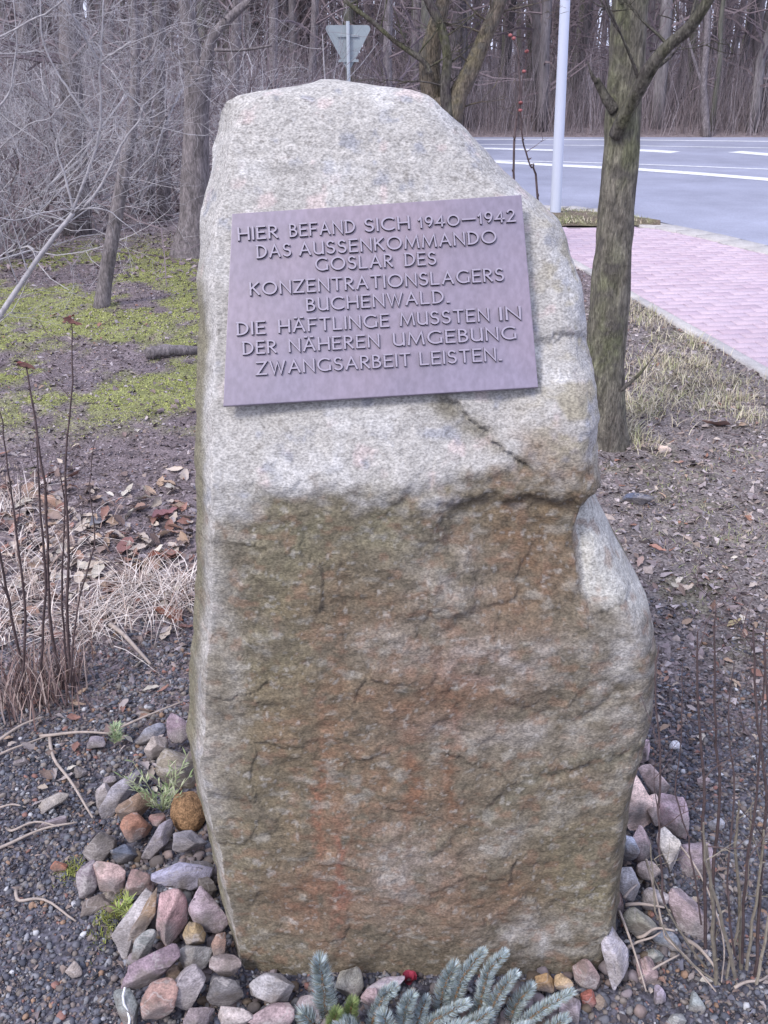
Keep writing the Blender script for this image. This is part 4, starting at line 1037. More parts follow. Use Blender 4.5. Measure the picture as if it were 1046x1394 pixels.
def dense(pts, widths, k=6):
    P_ = []; W2 = []
    for i in range(len(pts) - 1):
        for q in range(k):
            t = q / k; P_.append(pts[i] * (1 - t) + pts[i + 1] * t); W2.append(widths[i] * (1 - t) + widths[i + 1] * t)
    return P_ + [pts[-1]], W2 + [widths[-1]]

# ------------------------------------------------------------ right hand tree
rt = random.Random(3)
D0 = gnd(830, 606)[1]
tree = empty('young_tree', at(830, 606, D0)); tag(tree, 'slim tree with green mossy bark standing just right of the boulder', 'tree')
tl = Vector(tree.location)
def under(o, root): 
    for v in o.data.vertices: v.co -= root.location
    o.parent = root
spine = [(829, 625, 62), (829, 596, 53), (828, 560, 48), (825, 500, 51), (828, 440, 53), (831, 400, 53), (836, 320, 48), (842, 250, 47), (847, 200, 47), (850, 150, 48), (855, 80, 48), (859, 0, 50)]
pts = [at(a, b_, D0) for a, b_, _ in spine]; ws = [q[2] * depth(p) / F / 2 for q, p in zip(spine, pts)]
last = pts[-1]; 
for k in range(1, 7): pts.append(last + np.array([.03 * k, .02 * k, .42 * k])); ws.append(ws[11] * (1 - .11 * k))
pd, wd2 = dense([np.array(p) for p in pts], ws, 10)
m_ = MB(); m_.tube(pd, wd2, 28, True); o = m_.build('trunk', M_BARKG, smooth=True); roughen(o.data, .012, 16, 4, [(.18, .165, .135), (.16, .165, .10), (.11, .095, .085)]); under(o, tree)
def limb(root, pts_, w_, D, m, name='branch', dD=0, cols=None, kids=0, rs=rt):
    b = MB(); P_, W2 = trace(b, pts_, D, w_, 10, dD); 
    for _ in range(kids):
        i = rs.randrange(2, len(P_)); growth(b, P_[i], (rs.gauss(0, 1), rs.gauss(0, .6), rs.uniform(.2, 1)), rs.uniform(.25, .7), min(W2[i] * .3, .007), 2, rs, 6, .14, 4, .06)
    o = b.build(name, m, smooth=True)
    if cols: roughen(o.data, .006, 20, 8, cols)
    under(o, root); return o
CB = [(.10, .09, .085), (.10, .10, .06), (.07, .055, .06)]
limb(tree, [(838, 185), (850, 160), (868, 125), (886, 92), (910, 62), (938, 38), (965, 0), (990, -40)], [20, 21, 19, 19, 17, 17, 14, 10], D0 - .05, M_BARKG, dD=-.3, cols=CB, kids=5)
limb(tree, [(838, 150), (826, 136), (819, 122), (812, 108)], [18, 14, 10, 7], D0 - .04, M_BARKG, cols=CB)
limb(tree, [(812, 112), (806, 102), (800, 84)], [4, 3, 1.5], D0 - .05, M_BARKG, cols=CB)
limb(tree, [(845, 532), (868, 512), (885, 492), (900, 470)], [4, 3, 2.2, 1], D0 - .08, M_BARKG, cols=CB)
for k in range(10):
    b = MB(); q = pts[13 + k % 5]
    growth(b, q, (rt.gauss(0, 1), rt.gauss(0, 1), 1.1), rt.uniform(1, 1.7), .02, 3, rt, 6, .15, 4, .05, 5)
    o = b.build('branch', M_BARK); under(o, tree)

# ------------------------------------------------------------ forked tree behind the boulder
CF = [(.15, .125, .10), (.16, .14, .09), (.10, .08, .07)]
t2 = empty('forked_tree', at(600, 300, 8.0) * np.array([1, 1, 0])); tag(t2, 'forked tree with three greyish stems rising behind the top of the boulder', 'tree')
limb(t2, [(600, 330), (600, 250), (603, 190), (608, 150), (606, 130)], [64, 56, 52, 46, 36], 8.0, M_BARKG, 'trunk', cols=CF)
limb(t2, [(604, 170), (590, 130), (585, 90), (592, 45), (604, 0), (615, -60)], [38, 32, 30, 26, 20, 16], 8.05, M_BARKG, 'stem', cols=CF, kids=7)
limb(t2, [(610, 160), (606, 118), (609, 75), (598, 30), (583, 0), (570, -50)], [20, 14, 13, 13, 13, 10], 7.9, M_BARKG, 'stem', cols=CB, kids=5)
limb(t2, [(612, 165), (624, 128), (640, 98), (658, 56), (672, 24), (684, -8), (700, -60)], [34, 26, 24, 22, 20, 18, 12], 7.95, M_BARKG, 'stem', cols=CF, kids=7)
limb(t2, [(585, 100), (575, 82), (540, 58), (510, 32), (468, 0)], [9, 8, 7, 6, 5], 7.9, M_BARKG, 'branch', cols=CB, kids=6)

# ------------------------------------------------------------ trees at the left
t3 = empty('grey_tree', gnd(262, 348)); tag(t3, 'stout grey trunk forking near the top, just left of the boulder', 'tree')
D3 = gnd(262, 348)[1]
limb(t3, [(262, 356), (263, 335), (266, 300), (266, 250), (267, 200), (268, 150), (270, 110), (272, 90)], [70, 56, 44, 40, 36, 34, 38, 34], D3, M_BARK, 'trunk')
limb(t3, [(268, 120), (264, 80), (258, 40), (252, 0), (244, -70)], [26, 24, 22, 20, 16], D3, M_BARK, 'stem', kids=7)
limb(t3, [(272, 118), (282, 80), (290, 50), (318, 20), (345, -5), (380, -50)], [24, 20, 14, 12, 11, 8], D3, M_BARK, 'stem', kids=7)
limb(t3, [(268, 110), (255, 90), (238, 70), (232, 45)], [6, 5, 4, 3], D3 - .1, M_BARK, 'branch', kids=4)
limb(t3, [(292, 68), (330, 68), (370, 62)], [5, 4, 3], D3 - .1, M_BARK, 'branch', kids=4)
t4 = empty('sapling', gnd(139, 417)); tag(t4, 'thin leaning dark sapling growing out of the moss', 'tree')
D4 = gnd(139, 417)[1]
limb(t4, [(138, 424), (143, 385), (152, 330), (164, 262), (172, 215), (180, 170), (184, 110), (184, 50), (180, 0), (176, -60)], [24, 20, 19, 18, 17, 15, 14, 13, 12, 10], D4, M_BARK, 'trunk')
limb(t4, [(183, 106), (196, 85), (208, 68), (216, 45)], [6, 5, 4, 2], D4, M_BARK, 'branch', kids=5)
limb(t4, [(168, 200), (190, 188), (215, 172), (228, 155)], [5, 4, 3, 2], D4, M_BARK, 'branch', kids=5)
TR = [((98, 262), 9.6, 32, 'dark mossy trunk behind the pale shrub at the left', (96, 30)), ((214, 215), 10.4, 18, 'narrow trunk between the sapling and the stout grey trunk', (218, 20)),
      ((199, 235), 11.0, 11, 'slender pale trunk behind the leaning sapling', (201, 40)), ((40, 250), 16, 20, 'dark trunk near the left edge of the wood', (34, 20)), ((315, 200), 15, 16, 'slim trunk seen just above the left shoulder of the boulder', (322, 20)),
      ((150, 200), 18, 14, 'far slim trunk in line with the sapling top', (148, 20)), ((375, 180), 17, 14, 'slim dark trunk behind the boulder top, left of the traffic sign', (372, 20)), ((425, 180), 19, 12, 'thin trunk directly left of the traffic sign', (428, 20)), ((530, 190), 18, 14, 'thin trunk between the traffic sign and the forked tree', (528, 20))]
for (bp, D, wp, lab, tp) in TR:
    g = gnd(*bp) if False else np.array([at(bp[0], bp[1], D)[0], D, 0]); e = empty('woodland_tree', g); tag(e, lab, 'tree')
    b = MB(); s = (D * .9 + .6) / F; hgt = 7.5; tx = at(tp[0], tp[1], D)
    top = np.array([tx[0], D, tx[2]]); dirv = (top - g) / max(.5, top[2]); n_ = 14
    P_ = [g + dirv * (hgt * i / n_ - .1) + np.array([.02 * math.sin(i * 1.7), 0, 0]) for i in range(n_ + 1)]; W2 = [wp * s / 2 * (1.25 if i == 0 else 1) * (1 - .6 * i / n_) for i in range(n_ + 1)]
    b.tube(P_, W2, 10, True); o = b.build('trunk', M_BARK, smooth=True); under(o, e)
    b = MB()
    for k in range(22):
        i = rt.randrange(2, n_); growth(b, P_[i], (rt.gauss(0, 1), rt.gauss(0, 1), .5), rt.uniform(.6, 1.9), W2[i] * .3, 2, rt, 5, .2, 4, .05)
    o = b.build('crown', M_TWIGB); under(o, e)

# pale branching shrub reaching in from the left
sh1 = empty('pale_shrub', gnd(-160, 640)); tag(sh1, 'pale bare shrub whose slanting branch forks across the left background', 'shrub')
DS = 4.6
for pts_, w_ in [([(-150, 620), (-70, 520), (0, 430), (50, 355), (100, 290)], [18, 15, 13, 11, 10]),
               ([(100, 288), (90, 245), (80, 215), (77, 190), (92, 165)], [6, 5, 4.5, 4, 3]),
               ([(115, 284), (140, 250), (158, 212), (170, 190), (190, 165), (196, 145), (225, 118)], [7, 6, 6, 5, 5, 4, 2]),
               ([(166, 192), (158, 178), (157, 160)], [4, 3, 2]), ([(196, 148), (175, 130), (152, 106)], [4, 3, 2]), ([(190, 165), (212, 158), (236, 142)], [3, 2.5, 1.5]),
               ([(98, 290), (115, 245), (130, 205), (138, 160), (136, 110), (138, 60), (141, 0)], [7, 7, 7, 6, 5, 4, 3]),
               ([(136, 86), (155, 72), (178, 58)], [5, 5, 5]), ([(136, 84), (112, 45), (88, 0)], [5, 4, 4]), ([(130, 180), (112, 150), (96, 126), (72, 88), (58, 52), (55, 0)], [5, 5, 5, 4, 4, 3]),
               ([(60, 70), (30, 72), (-20, 74)], [3, 3, 2]), ([(96, 126), (70, 160), (40, 170), (-10, 210)], [4, 3, 3, 3]), ([(108, 286), (140, 284), (165, 300), (190, 322)], [4, 3, 2, 1.5]),
               ([(110, 284), (60, 290), (20, 300), (-20, 290)], [3, 3, 3, 2]), ([(-20, 60), (40, 30), (80, 5), (100, -20)], [5, 4, 4, 3]), ([(-20, 160), (12, 130), (22, 60), (18, -10)], [6, 5, 3, 2]), ([(50, 300), (66, 255), (68, 250)], [3, 2, 1])]:
    b = MB(); P_, W2 = trace(b, pts_, DS, [q_ * .62 for q_ in w_], 7, rt.uniform(-.25, .25), .002)
    for _ in range(8):
        i = rt.randrange(1, len(P_)); growth(b, P_[i], (rt.gauss(0, 1), rt.gauss(0, .5), rt.uniform(-.3, 1)), rt.uniform(.2, .6), min(W2[i] * .4, .004), 2, rt, 6, .2, 4, .03)
    o = b.build('branch', M_TWIGP, smooth=True); under(o, sh1)

# bare shrubs in the wood
def shrub_proto(seed, h, nst, kids):
    rs = random.Random(seed); b = MB()
    for _ in range(nst):
        a = rs.uniform(0, 6.28); t = rs.uniform(.05, 1.5); growth(b, (rs.gauss(0, .15), rs.gauss(0, .15), -.03), (math.cos(a) * t, math.sin(a) * t, 1), h * rs.uniform(.5, 1.15), rs.uniform(.005, .015), 2, rs, 8, .26, kids, -.01, 4, .45, 1.3)
    return b.mesh('bare_shrub')
SP = [shrub_proto(k, 2.6, 13, 6) for k in range(6)]; SP2 = []
for k, me in enumerate(SP): me.materials.append(M_TWIGP); m2 = me.copy(); m2.materials.clear(); m2.materials.append(M_TWIGB); SP2.append(m2)
for D in list(np.linspace(8.2, 10.5, 9)) + list(np.linspace(10.8, 19, 26)):
    px = R.uniform(-60, 470) if D > 10.6 else R.uniform(-120, 40)
    x = (px - CX) / F * (D * .9 + .6)
    pal_ = R.random() < .55; o = bpy.data.objects.new('bare_shrub', (SP if pal_ else SP2)[R.randrange(6)]); COL.objects.link(o)
    o.location = (x, D, float(gheight(x, D))); o.rotation_euler = (R.gauss(0, .15), R.gauss(0, .15), R.uniform(0, 6.3)); o.scale = (1.2, 1.2, R.uniform(.7, 1.1))
    tag(o, 'leafless tangled shrub with %s twigs %s' % ('pale grey' if pal_ else 'brown', 'just behind the moss at the left' if D < 10.6 else 'deeper in the wood at the left'), 'shrub', 'bare shrubs in the undergrowth')

# ------------------------------------------------------------ wood beyond the road
def tree_proto(seed, h, r):
    rs = random.Random(seed); b = MB(); P_ = []; W2 = []; x = y = 0
    for i in range(13):
        P_.append((x, y, h * i / 12 - .15)); W2.append(r * (1.2 if i == 0 else 1) * (1 - .7 * i / 12)); x += rs.gauss(0, .05); y += rs.gauss(0, .05)
    b.tube(P_, W2, 9, True); t = b.mesh('trunk', True); b = MB()
    for _ in range(46):
        i = rs.randrange(1, 12); q = Vector(P_[i]).lerp(Vector(P_[i + 1]), rs.random()); growth(b, q, (rs.gauss(0, 1), rs.gauss(0, 1), rs.uniform(-.1, .7)), rs.uniform(.5, 2.2), r * .2, 2, rs, 4, .2, 4, .05, 3)
    return t, b.mesh('crown')
TP = [tree_proto(50 + k, R.uniform(8, 11), R.uniform(.10, .17)) for k in range(8)]
for t, c_ in TP: t.materials.append(M_BARKD); c_.materials.append(M_TWIGB)
for i in range(190):
    D = 22.5 + 30 * (i / 190) ** 1.3; px = R.uniform(-60, 1110)
    if D < 26 and px < 520: D += 6
    x = (px - CX) / F * (D * .9 + .5)
    t, c_ = TP[R.randrange(8)]
    o = bpy.data.objects.new('forest_tree', t); COL.objects.link(o); o.location = (x, D, .1); sc = R.uniform(.5, 1.15); o.scale = (sc, sc, 1.1); o.rotation_euler = (R.gauss(0, .02), R.gauss(0, .03), R.uniform(0, 6.3))
    g = R.choice([(.11, .10, .105), (.15, .135, .14), (.08, .073, .08), (.19, .175, .18), (.12, .118, .10)]); o.color = (*g, 1)
    kd_ = 'pale grey' if g[0] > .17 else 'mid grey' if g[0] > .14 else 'greenish grey' if g[0] > .115 else 'dark brown' if g[0] > .1 else 'blackish'
    tag(o, ('thick ' if sc > .85 else 'slender ') + kd_ + ' bare trunk in the dense forest beyond the road', 'tree', 'forest trees beyond the road')
    q = bpy.data.objects.new('crown', c_); COL.objects.link(q); q.parent = o
# one paler leaning tree by the far roadside
b = MB(); e = empty('roadside_tree', gnd(961, 187)); tag(e, 'pale crooked roadside tree at the far edge of the road, right', 'tree')
limb(e, [(962, 190), (960, 150), (958, 110), (962, 60), (964, 0), (966, -60)], [12, 10, 9, 9, 8, 7], ROADFAR + .4, M_BARK, 'trunk')
limb(e, [(958, 120), (946, 85), (936, 50), (928, 20)], [5, 4, 3, 2], ROADFAR + .4, M_BARK, 'branch', kids=4)
# brushwood and the far mass of stems
def stems(name, n, xr_, yr_, h, r, cols, lab, seed, lean=.12, side=3):
    rs = np.random.RandomState(seed); x = rs.uniform(*xr_, n); y = rs.uniform(*yr_, n); z0 = gheight(x, y) - .03; hh = h[0] + (h[1] - h[0]) * rs.rand(n) ** 1.5; rr = rs.uniform(*r, n)
    dx = rs.normal(0, lean, n) * hh; dy = rs.normal(0, lean, n) * hh; ts = np.array([0, .35, .7, 1.0]); Vs = []
    bx = rs.normal(0, .05, (n, 4)) * hh[:, None]; bx[:, 0] = 0
    for k, t in enumerate(ts):
        for q in range(side):
            a = 2 * math.pi * q / side; w_ = rr * (1 - .8 * t)
            Vs.append(np.stack([x + dx * t + bx[:, k] + w_ * math.cos(a), y + dy * t + w_ * math.sin(a), z0 + hh * t], -1))
    V_ = np.stack(Vs, 1).reshape(-1, 3); base = np.arange(n)[:, None] * (4 * side); fs = []
    for k in range(3):
        for q in range(side): q2 = (q + 1) % side; fs.append(np.hstack([base + k * side + q, base + k * side + q2, base + (k + 1) * side + q2, base + (k + 1) * side + q]))
    o = obj(name, npmesh(name, V_, np.vstack(fs), np.repeat(palette(cols, n, rs), 4 * side, axis=0)), M_THICK); tag(o, lab, 'brushwood' if name == 'brushwood' else 'wood', kind='stuff'); return o
stems('brushwood', 16000, (-16, 22), (ROADFAR + .5, ROADFAR + 6), (.4, 2.1), (.004, .011), [(.24, .20, .205), (.30, .255, .26), (.19, .16, .165), (.27, .22, .22), (.36, .32, .33)], 'brown leafless brushwood along the far side of the road', 5)
stems('far_wood', 1300, (-45, 50), (45, 90), (8, 16), (.05, .16), [(.18, .16, .18), (.23, .21, .23), (.13, .12, .135), (.28, .26, .29)], 'distant mass of bare trunks closing the view', 6, .02)
stems('undergrowth', 2200, (-13, -1.2), (9.6, 21), (.3, 2.6), (.003, .007), [(.26, .23, .24), (.20, .165, .17), (.34, .31, .33), (.12, .10, .105)], 'thin pale rods and brambles filling the wood at the left', 8, .45)
# wooded rise that closes the view
hx = np.linspace(-160, 180, 60); V_ = []
for x in hx:
    h = 1.2 + .5 * math.sin(x * .05) + .4 * math.sin(x * .21)
    V_ += [(x, 88, -.3), (x, 110, h), (x, 160, h + .3)]
hf = [(3 * i + k, 3 * i + 3 + k, 3 * i + 4 + k, 3 * i + 1 + k) for i in range(59) for k in range(2)]
hillc = np.tile(np.array([(.10, .085, .09)]), (len(V_), 1))
tag(obj('hill', npmesh('hill', V_, hf, hillc, True), M_GROUND), kind='structure')

# ------------------------------------------------------------ lamp post, traffic sign
lp = gnd(756, 296); lamp = empty('lamp_post', lp); tag(lamp, 'pale grey galvanised lamp post standing on the verge between stone and tree', 'lamp post')
b = MB(); r0 = 13.4 * depth(lp) / F / 2
P_ = [(0, 0, z) for z in (-.1, .02, .4, 1.2, 2.0, 3.2, 4.6, 6.0)]; b.tube([(p[0] - .030 * p[2], p[1], p[2]) for p in P_], [r0 * 1.12, r0 * 1.1, r0 * 1.06, r0, r0 * .95, r0 * .85, r0 * .75, r0 * .6], 24, True)
o = b.build('post', M_GALV, lamp, True)
b = MB(); b.tube([(-.178, 0, 5.95), (-.18, -.1, 6.2), (-.18, -.4, 6.4), (-.18, -.9, 6.45)], [r0 * .55, r0 * .5, r0 * .45, r0 * .4], 12, True); b.build('arm', M_GALV, lamp, True)
b = MB(); b.tube([(-.18, -.8, 6.44), (-.18, -1.0, 6.47), (-.18, -1.35, 6.44), (-.18, -1.5, 6.4)], [.05, .13, .12, .05], 12, True); b.build('lamp_head', M_SIGN, lamp, True)
b = MB(); b.tube([(.001, 0, -.02), (.001, 0, .03)], [r0 * 1.5, r0 * 1.45], 20, True); b.build('base_flange', M_GALV, lamp)
DSN = 15.5
sg = empty('traffic_sign', (at(475, 120, DSN)[0], DSN, 0)); tag(sg, 'triangular road sign seen from the back above the boulder top', 'traffic sign')
b = MB(); sc = (DSN * .9 + .6) / F; tp = at(475, 34, DSN)[2]
b.tube([(0, 0, -.1), (0, 0, tp + .05)], .026, 12, True); o = b.build('pole', M_GALVD, sg, True)
h_ = at(475, 95, DSN)[2]
b = MB(); wv = 29 * sc; tri = []
for (cx_, cz_, a0) in [(-wv + .05, tp - .05, 90), (0, h_ + .06, 210), (wv - .05, tp - .05, 330)]:
    for k in range(6): a = math.radians(a0 + 120 - k * 24 * -1 - 0); 
for cx_, cz_, a0, a1 in [(-wv + .05, tp - .05, 90, 210), (0, h_ + .06, 210, 330), (wv - .05, tp - .05, -30, 90)]:
    for k in range(6): a = math.radians(a0 + (a1 - a0) * k / 5); tri.append((cx_ + .05 * math.cos(a), cz_ + .05 * math.sin(a)))
n = len(tri); b.add([(x, .045, z) for x, z in tri] + [(x, .052, z) for x, z in tri], [tuple(range(n)), tuple(range(2 * n - 1, n - 1, -1))] + [(i, n + i, n + (i + 1) % n, (i + 1) % n) for i in range(n)])
b.build('plate', M_SIGN, sg)
for zc in (tp - .12, tp - .45):
    b = MB(); V2, F2 = boxv(.30, .02, .035, .003); b.add([(x, y + .034, z + zc) for x, y, z in V2], F2); b.build('bracket', M_SIGN, sg)

# ------------------------------------------------------------ thin stems
def stem_thing(name, lab, base_px, stems_, D=None, buds=0, mat_=M_STEM, twigs=0, rs=rt, nodes=True, cat='shrub', tips={}):
    g = gnd(*base_px); D = D or g[1]; e = empty(name, (g[0], g[1], 0)); tag(e, lab, cat)
    for si, (pts_, w_) in enumerate(stems_):
        b = MB(); P_, W2 = trace(b, pts_, D + rs.uniform(-.06, .06), [q_ * .78 for q_ in w_], 6, rs.uniform(-.08, .08), .0012)
        if nodes:
            for i in range(2, len(P_) - 1, 1):
                if rs.random() < .55:
                    v = Vector((rs.gauss(0, 1), rs.gauss(0, 1), .8)).normalized(); L = W2[i] * rs.uniform(2.5, 5)
                    b.tube([P_[i], P_[i] + v * L * .5, P_[i] + v * L], [W2[i] * .9, W2[i] * .8, W2[i] * .1], 4, False)
        for _ in range(twigs):
            i = rs.randrange(len(P_) // 3, len(P_)); growth(b, P_[i], (rs.gauss(0, 1), rs.gauss(0, .7), rs.uniform(.3, 1.2)), rs.uniform(.05, .2), W2[i] * .6, 1, rs, 4, .15, 2, .1)
        o = b.build('stem', mat_); under(o, e)
        if si in tips:
            o2 = obj('withered_leaf', LM[3 + si], None, e); o2.location = P_[-1] - Vector(e.location); o2.scale = (.022, .02, .03); o2.rotation_euler = (.5, .4, .3); o2.color = (*tips[si], 1)
        if buds:
            for _ in range(buds):
                i = rs.randrange(max(1, len(P_) - 4), len(P_)); V2 = rock(IV1, np.random.RandomState(rs.randrange(999)), 3, .7, .9, 0) * np.array([.007, .006, .006])
                o2 = obj('bud', npmesh('bud', V2, IF1), M_BUD); o2.location = P_[i] - Vector(e.location); o2.parent = e
    return e
stem_thing('dark_stemmed_shrub', 'dark thin knotty stems of a bare shrub rising at the left edge', (85, 950), [
    ([(92, 960), (70, 860), (66, 760), (60, 660), (48, 570), (36, 500)], [6, 6, 5, 5, 4, 3]), ([(100, 960), (92, 850), (93, 730), (90, 620), (98, 520), (98, 440)], [6, 6, 5, 4, 3, 2]),
    ([(60, 960), (58, 880), (62, 780), (55, 690), (50, 600)], [6, 5, 5, 4, 2]), ([(40, 950), (20, 860), (5, 780), (-10, 700), (-20, 600)], [6, 5, 5, 4, 3]), ([(30, 940), (35, 840), (22, 720), (12, 640), (0, 560)], [5, 5, 4, 3, 2]),
    ([(96, 930), (105, 830), (128, 740), (122, 660), (130, 600)], [4, 3.5, 3, 2, 1.5]), ([(90, 900), (84, 800), (88, 700), (82, 640)], [4, 4, 3, 2])], twigs=3, tips={0: (.15, .075, .065), 1: (.17, .08, .07)})
stem_thing('dark_stemmed_shrub', 'bundle of reddish brown bare stems along the right edge of the picture', (960, 1330), [
    ([(905, 1230), (897, 1150), (899, 1050), (893, 940), (897, 880)], [4, 4, 3.5, 3, 2]), ([(962, 1290), (958, 1180), (957, 1060), (951, 940), (950, 860)], [6, 6, 5, 4, 2.5]),
    ([(975, 1330), (972, 1200), (980, 1080), (972, 960), (975, 830)], [6, 6, 5, 4, 2.5]), ([(1030, 1330), (1035, 1200), (1042, 1080), (1030, 960), (1026, 850)], [6, 6, 5, 4, 3]),
    ([(1010, 1310), (1015, 1200), (1030, 1080), (1038, 960), (1044, 850)], [5, 5, 4, 3, 2]), ([(955, 1260), (940, 1160), (922, 1080), (928, 1000), (930, 900)], [3, 3, 2.5, 2, 1.5]),
    ([(1000, 1300), (990, 1200), (1000, 1080), (992, 980), (1000, 900)], [4, 3.5, 3, 2.5, 1.5]), ([(1046, 1300), (1052, 1150), (1048, 1000), (1040, 880)], [5, 5, 4, 3])], twigs=4)
stem_thing('cut_stems', 'straight olive grey stems cut short, growing at the lower right corner', (985, 1345), [
    ([(1000, 1330), (985, 1260), (965, 1190), (958, 1120)], [7, 6, 5, 3]), ([(1010, 1320), (1008, 1240), (1002, 1150), (1006, 1090)], [7, 6, 5, 3]), ([(1016, 1320), (1030, 1230), (1040, 1130)], [6, 5, 4]),
    ([(975, 1340), (972, 1290), (970, 1230), (962, 1150)], [7, 7, 6, 4]), ([(990, 1330), (1003, 1270), (1018, 1200), (1022, 1100)], [5, 5, 4, 3]), ([(1030, 1340), (1046, 1260), (1060, 1160)], [6, 5, 4]),
    ([(985, 1345), (940, 1290), (905, 1230), (880, 1170)], [4, 4, 3, 2]), ([(980, 1340), (930, 1300), (893, 1240), (886, 1150)], [4, 3, 3, 2])], mat_=mat('olive_stem', (.20, .175, .14), .75, 60, .3, .3, .002), twigs=1)
stem_thing('red_sprout', 'thin sprout with red buds showing above the right shoulder of the boulder', (712, 560), [
    ([(712, 560), (700, 235), (702, 180), (708, 110), (703, 60), (688, 42)], [5, 4, 4, 3, 2, 1.5]), ([(745, 560), (732, 268), (722, 225), (712, 190), (709, 140)], [5, 4, 3, 3, 2]),
    ([(708, 150), (712, 110), (718, 60)], [2, 2, 1])], D=3.2, buds=3, twigs=2)
# dry stalks lying between the stones at the lower right
M_DRY = mat('dry_stalk', (.34, .285, .25), .8, 60, .25, .3, .002)
def stalk(px0, py0, px1, py1, w_, z0, z1, m=M_DRY, lab=None, sag=.0):
    a = gnd(px0, py0, z0); c_ = gnd(px1, py1, z1); b = MB(); n = 12; P_ = []; bw = R.gauss(0, .06) * float(np.linalg.norm(c_ - a))
    for i in range(n): t = i / (n - 1); P_.append(a * (1 - t) + c_ * t + np.array([bw * math.sin(math.pi * t), bw * math.sin(2.3 * math.pi * t) * .5, sag * math.sin(math.pi * t)]))
    s = depth(a) / F; b.tube(P_, [w_ * s / 2 * (1 - .5 * i / n) for i in range(n)], 6); o = b.build('stalk', m, smooth=True); tag(o, lab, 'stalk', 'dry stalks lying on the ground'); return o
for q in [(868, 1276, 918, 1265, 5, .04, .06, 'pale bleached stalk lying flat beside the tall whitish stone'), (852, 1292, 900, 1270, 4, .03, .05, 'dry stalk crossing just below the bleached one'), (852, 1232, 905, 1236, 5, .06, .07, 'straight pale stalk lying across the grey granular block'),
          (843, 1240, 880, 1350, 4, .07, .02, 'long knotty stalk falling from the boulder side to the soil'), (870, 1333, 925, 1300, 4, .02, .04, 'reddish stalk rising to the right on the bare soil'), (935, 1280, 975, 1320, 6, .02, .02, 'thick pale stalk near the lower right stems'),
          (850, 1222, 868, 1204, 4, .07, .07, 'short pale stalk leaning on the grey block'), (905, 1275, 975, 1350, 4, .04, .02, 'grey stalk running down towards the right corner'), (880, 1170, 905, 1275, 4, .08, .03, 'brown stalk hanging over the cream stone'),
          (1000, 1345, 1046, 1330, 5, .02, .02, 'stub of stalk on the soil at the right edge'), (925, 1150, 985, 1345, 3, .08, .02, 'thin stalk slanting between the upright stems'),
          (22, 1212, 106, 1248, 5, .0, .01, 'bleached stalk lying on the dark gravel, lowest at the left'), (-10, 1158, 106, 1118, 5, .0, .01, 'long pale twig on the gravel below the mauve flake'), (12, 1130, 82, 1122, 4, .0, .01, 'short reddish twig just above the long pale twig'),
          (-10, 1014, 60, 975, 5, .01, .02, 'pale twig running from the left edge to the dead stems'), (55, 1002, 150, 998, 5, .0, .02, 'pale twig pointing at the small green weed'), (68, 1004, 128, 1110, 5, .0, .01, 'brown twig running down over the gravel'),
          (-10, 1032, 70, 1000, 4, .0, .0, 'second pale twig at the left edge'), (150, 998, 250, 955, 4, .02, .03, 'thin curved twig reaching towards the boulder'), (150, 850, 205, 905, 7, .03, .0, 'curved pale stalk among the dead grass'), (-5, 1100, 36, 1098, 4, .0, .0, 'short straw at the left edge of the gravel')]:
    stalk(*q[:7], lab=q[7], sag=.006)
# stump of dead stalks at lower left
xy = clusters([(40, 930, 30, 14, 150), (90, 925, 16, 12, 80), (20, 960, 20, 10, 60), (60, 960, 26, 8, 60)], 17)
blades('dead_stalks', xy, .17, .55, .0022, [(.30, .22, .20), (.22, .15, .14), (.38, .30, .27), (.17, .11, .10)], M_STRAW, 'clump of broken brown stalks at the lower left', 'dead stalks', 3, 14)
# log on the moss
lg = empty('branch_log', gnd(232, 478)); tag(lg, 'dark rotten piece of branch lying at the edge of the moss', 'log')
b = MB(); a = gnd(198, 482, .03); c_ = gnd(275, 474, .03); b.tube([a * (1 - t) + c_ * t + np.array([0, 0, .01 * math.sin(t * 5)]) for t in np.linspace(0, 1, 9)], [.028, .036, .034, .038, .03, .033, .03, .028, .02], 10); o = b.build('bark', M_BARK, smooth=True); under(o, lg)

# ------------------------------------------------------------ green weed
def weed(px, py, n, h, lab, seed, cols, z=.03):
    g = gnd(px, py, z); e = empty('weed', g); tag(e, lab, 'plant'); rs = random.Random(seed); b = MB(); st = MB()
    for k in range(n):
        a = rs.uniform(0, 6.28); t = rs.uniform(.15, .9); L = h * rs.uniform(.55, 1.1); d = Vector((math.cos(a) * t, math.sin(a) * t * .7, 1)).normalized()
        P_ = [Vector((0, 0, 0))]; 
        for i in range(6): d = (d + Vector((rs.gauss(0, .1), rs.gauss(0, .1), -.03))).normalized(); P_.append(P_[-1] + d * L / 6)
        st.tube(P_, [.0014 * (1 - .1 * i) for i in range(7)], 4, False)
        for q in range(16):
            i = rs.uniform(.6, 5.9); p = P_[int(i)].lerp(P_[int(i) + 1], i % 1); aa = rs.uniform(0, 6.28); v = (d * .6 + Vector((math.cos(aa), math.sin(aa), .3))).normalized(); Ll = rs.uniform(.012, .028); sdv = v.cross(Vector((0, 0, 1))).normalized() * .0018
            c0 = cols[rs.randrange(len(cols))]; b.col = c0; m1 = p + v * Ll * .5 + Vector((0, 0, .001)); b.add([tuple(p), tuple(m1 + sdv), tuple(m1 - sdv), tuple(p + v * Ll)], [(0, 1, 2), (1, 3, 2)])
    o = b.build('foliage', M_STRAW, e, cols=True); tag(o, kind='stuff'); st.build('stems', mat('weed_stem', (.34, .37, .22), .7), e)
weed(222, 1105, 14, .15, 'green weed with narrow leaves growing out of the left stone pile', 1, [(.27, .33, .17), (.34, .38, .22), (.20, .27, .12), (.40, .42, .28)])
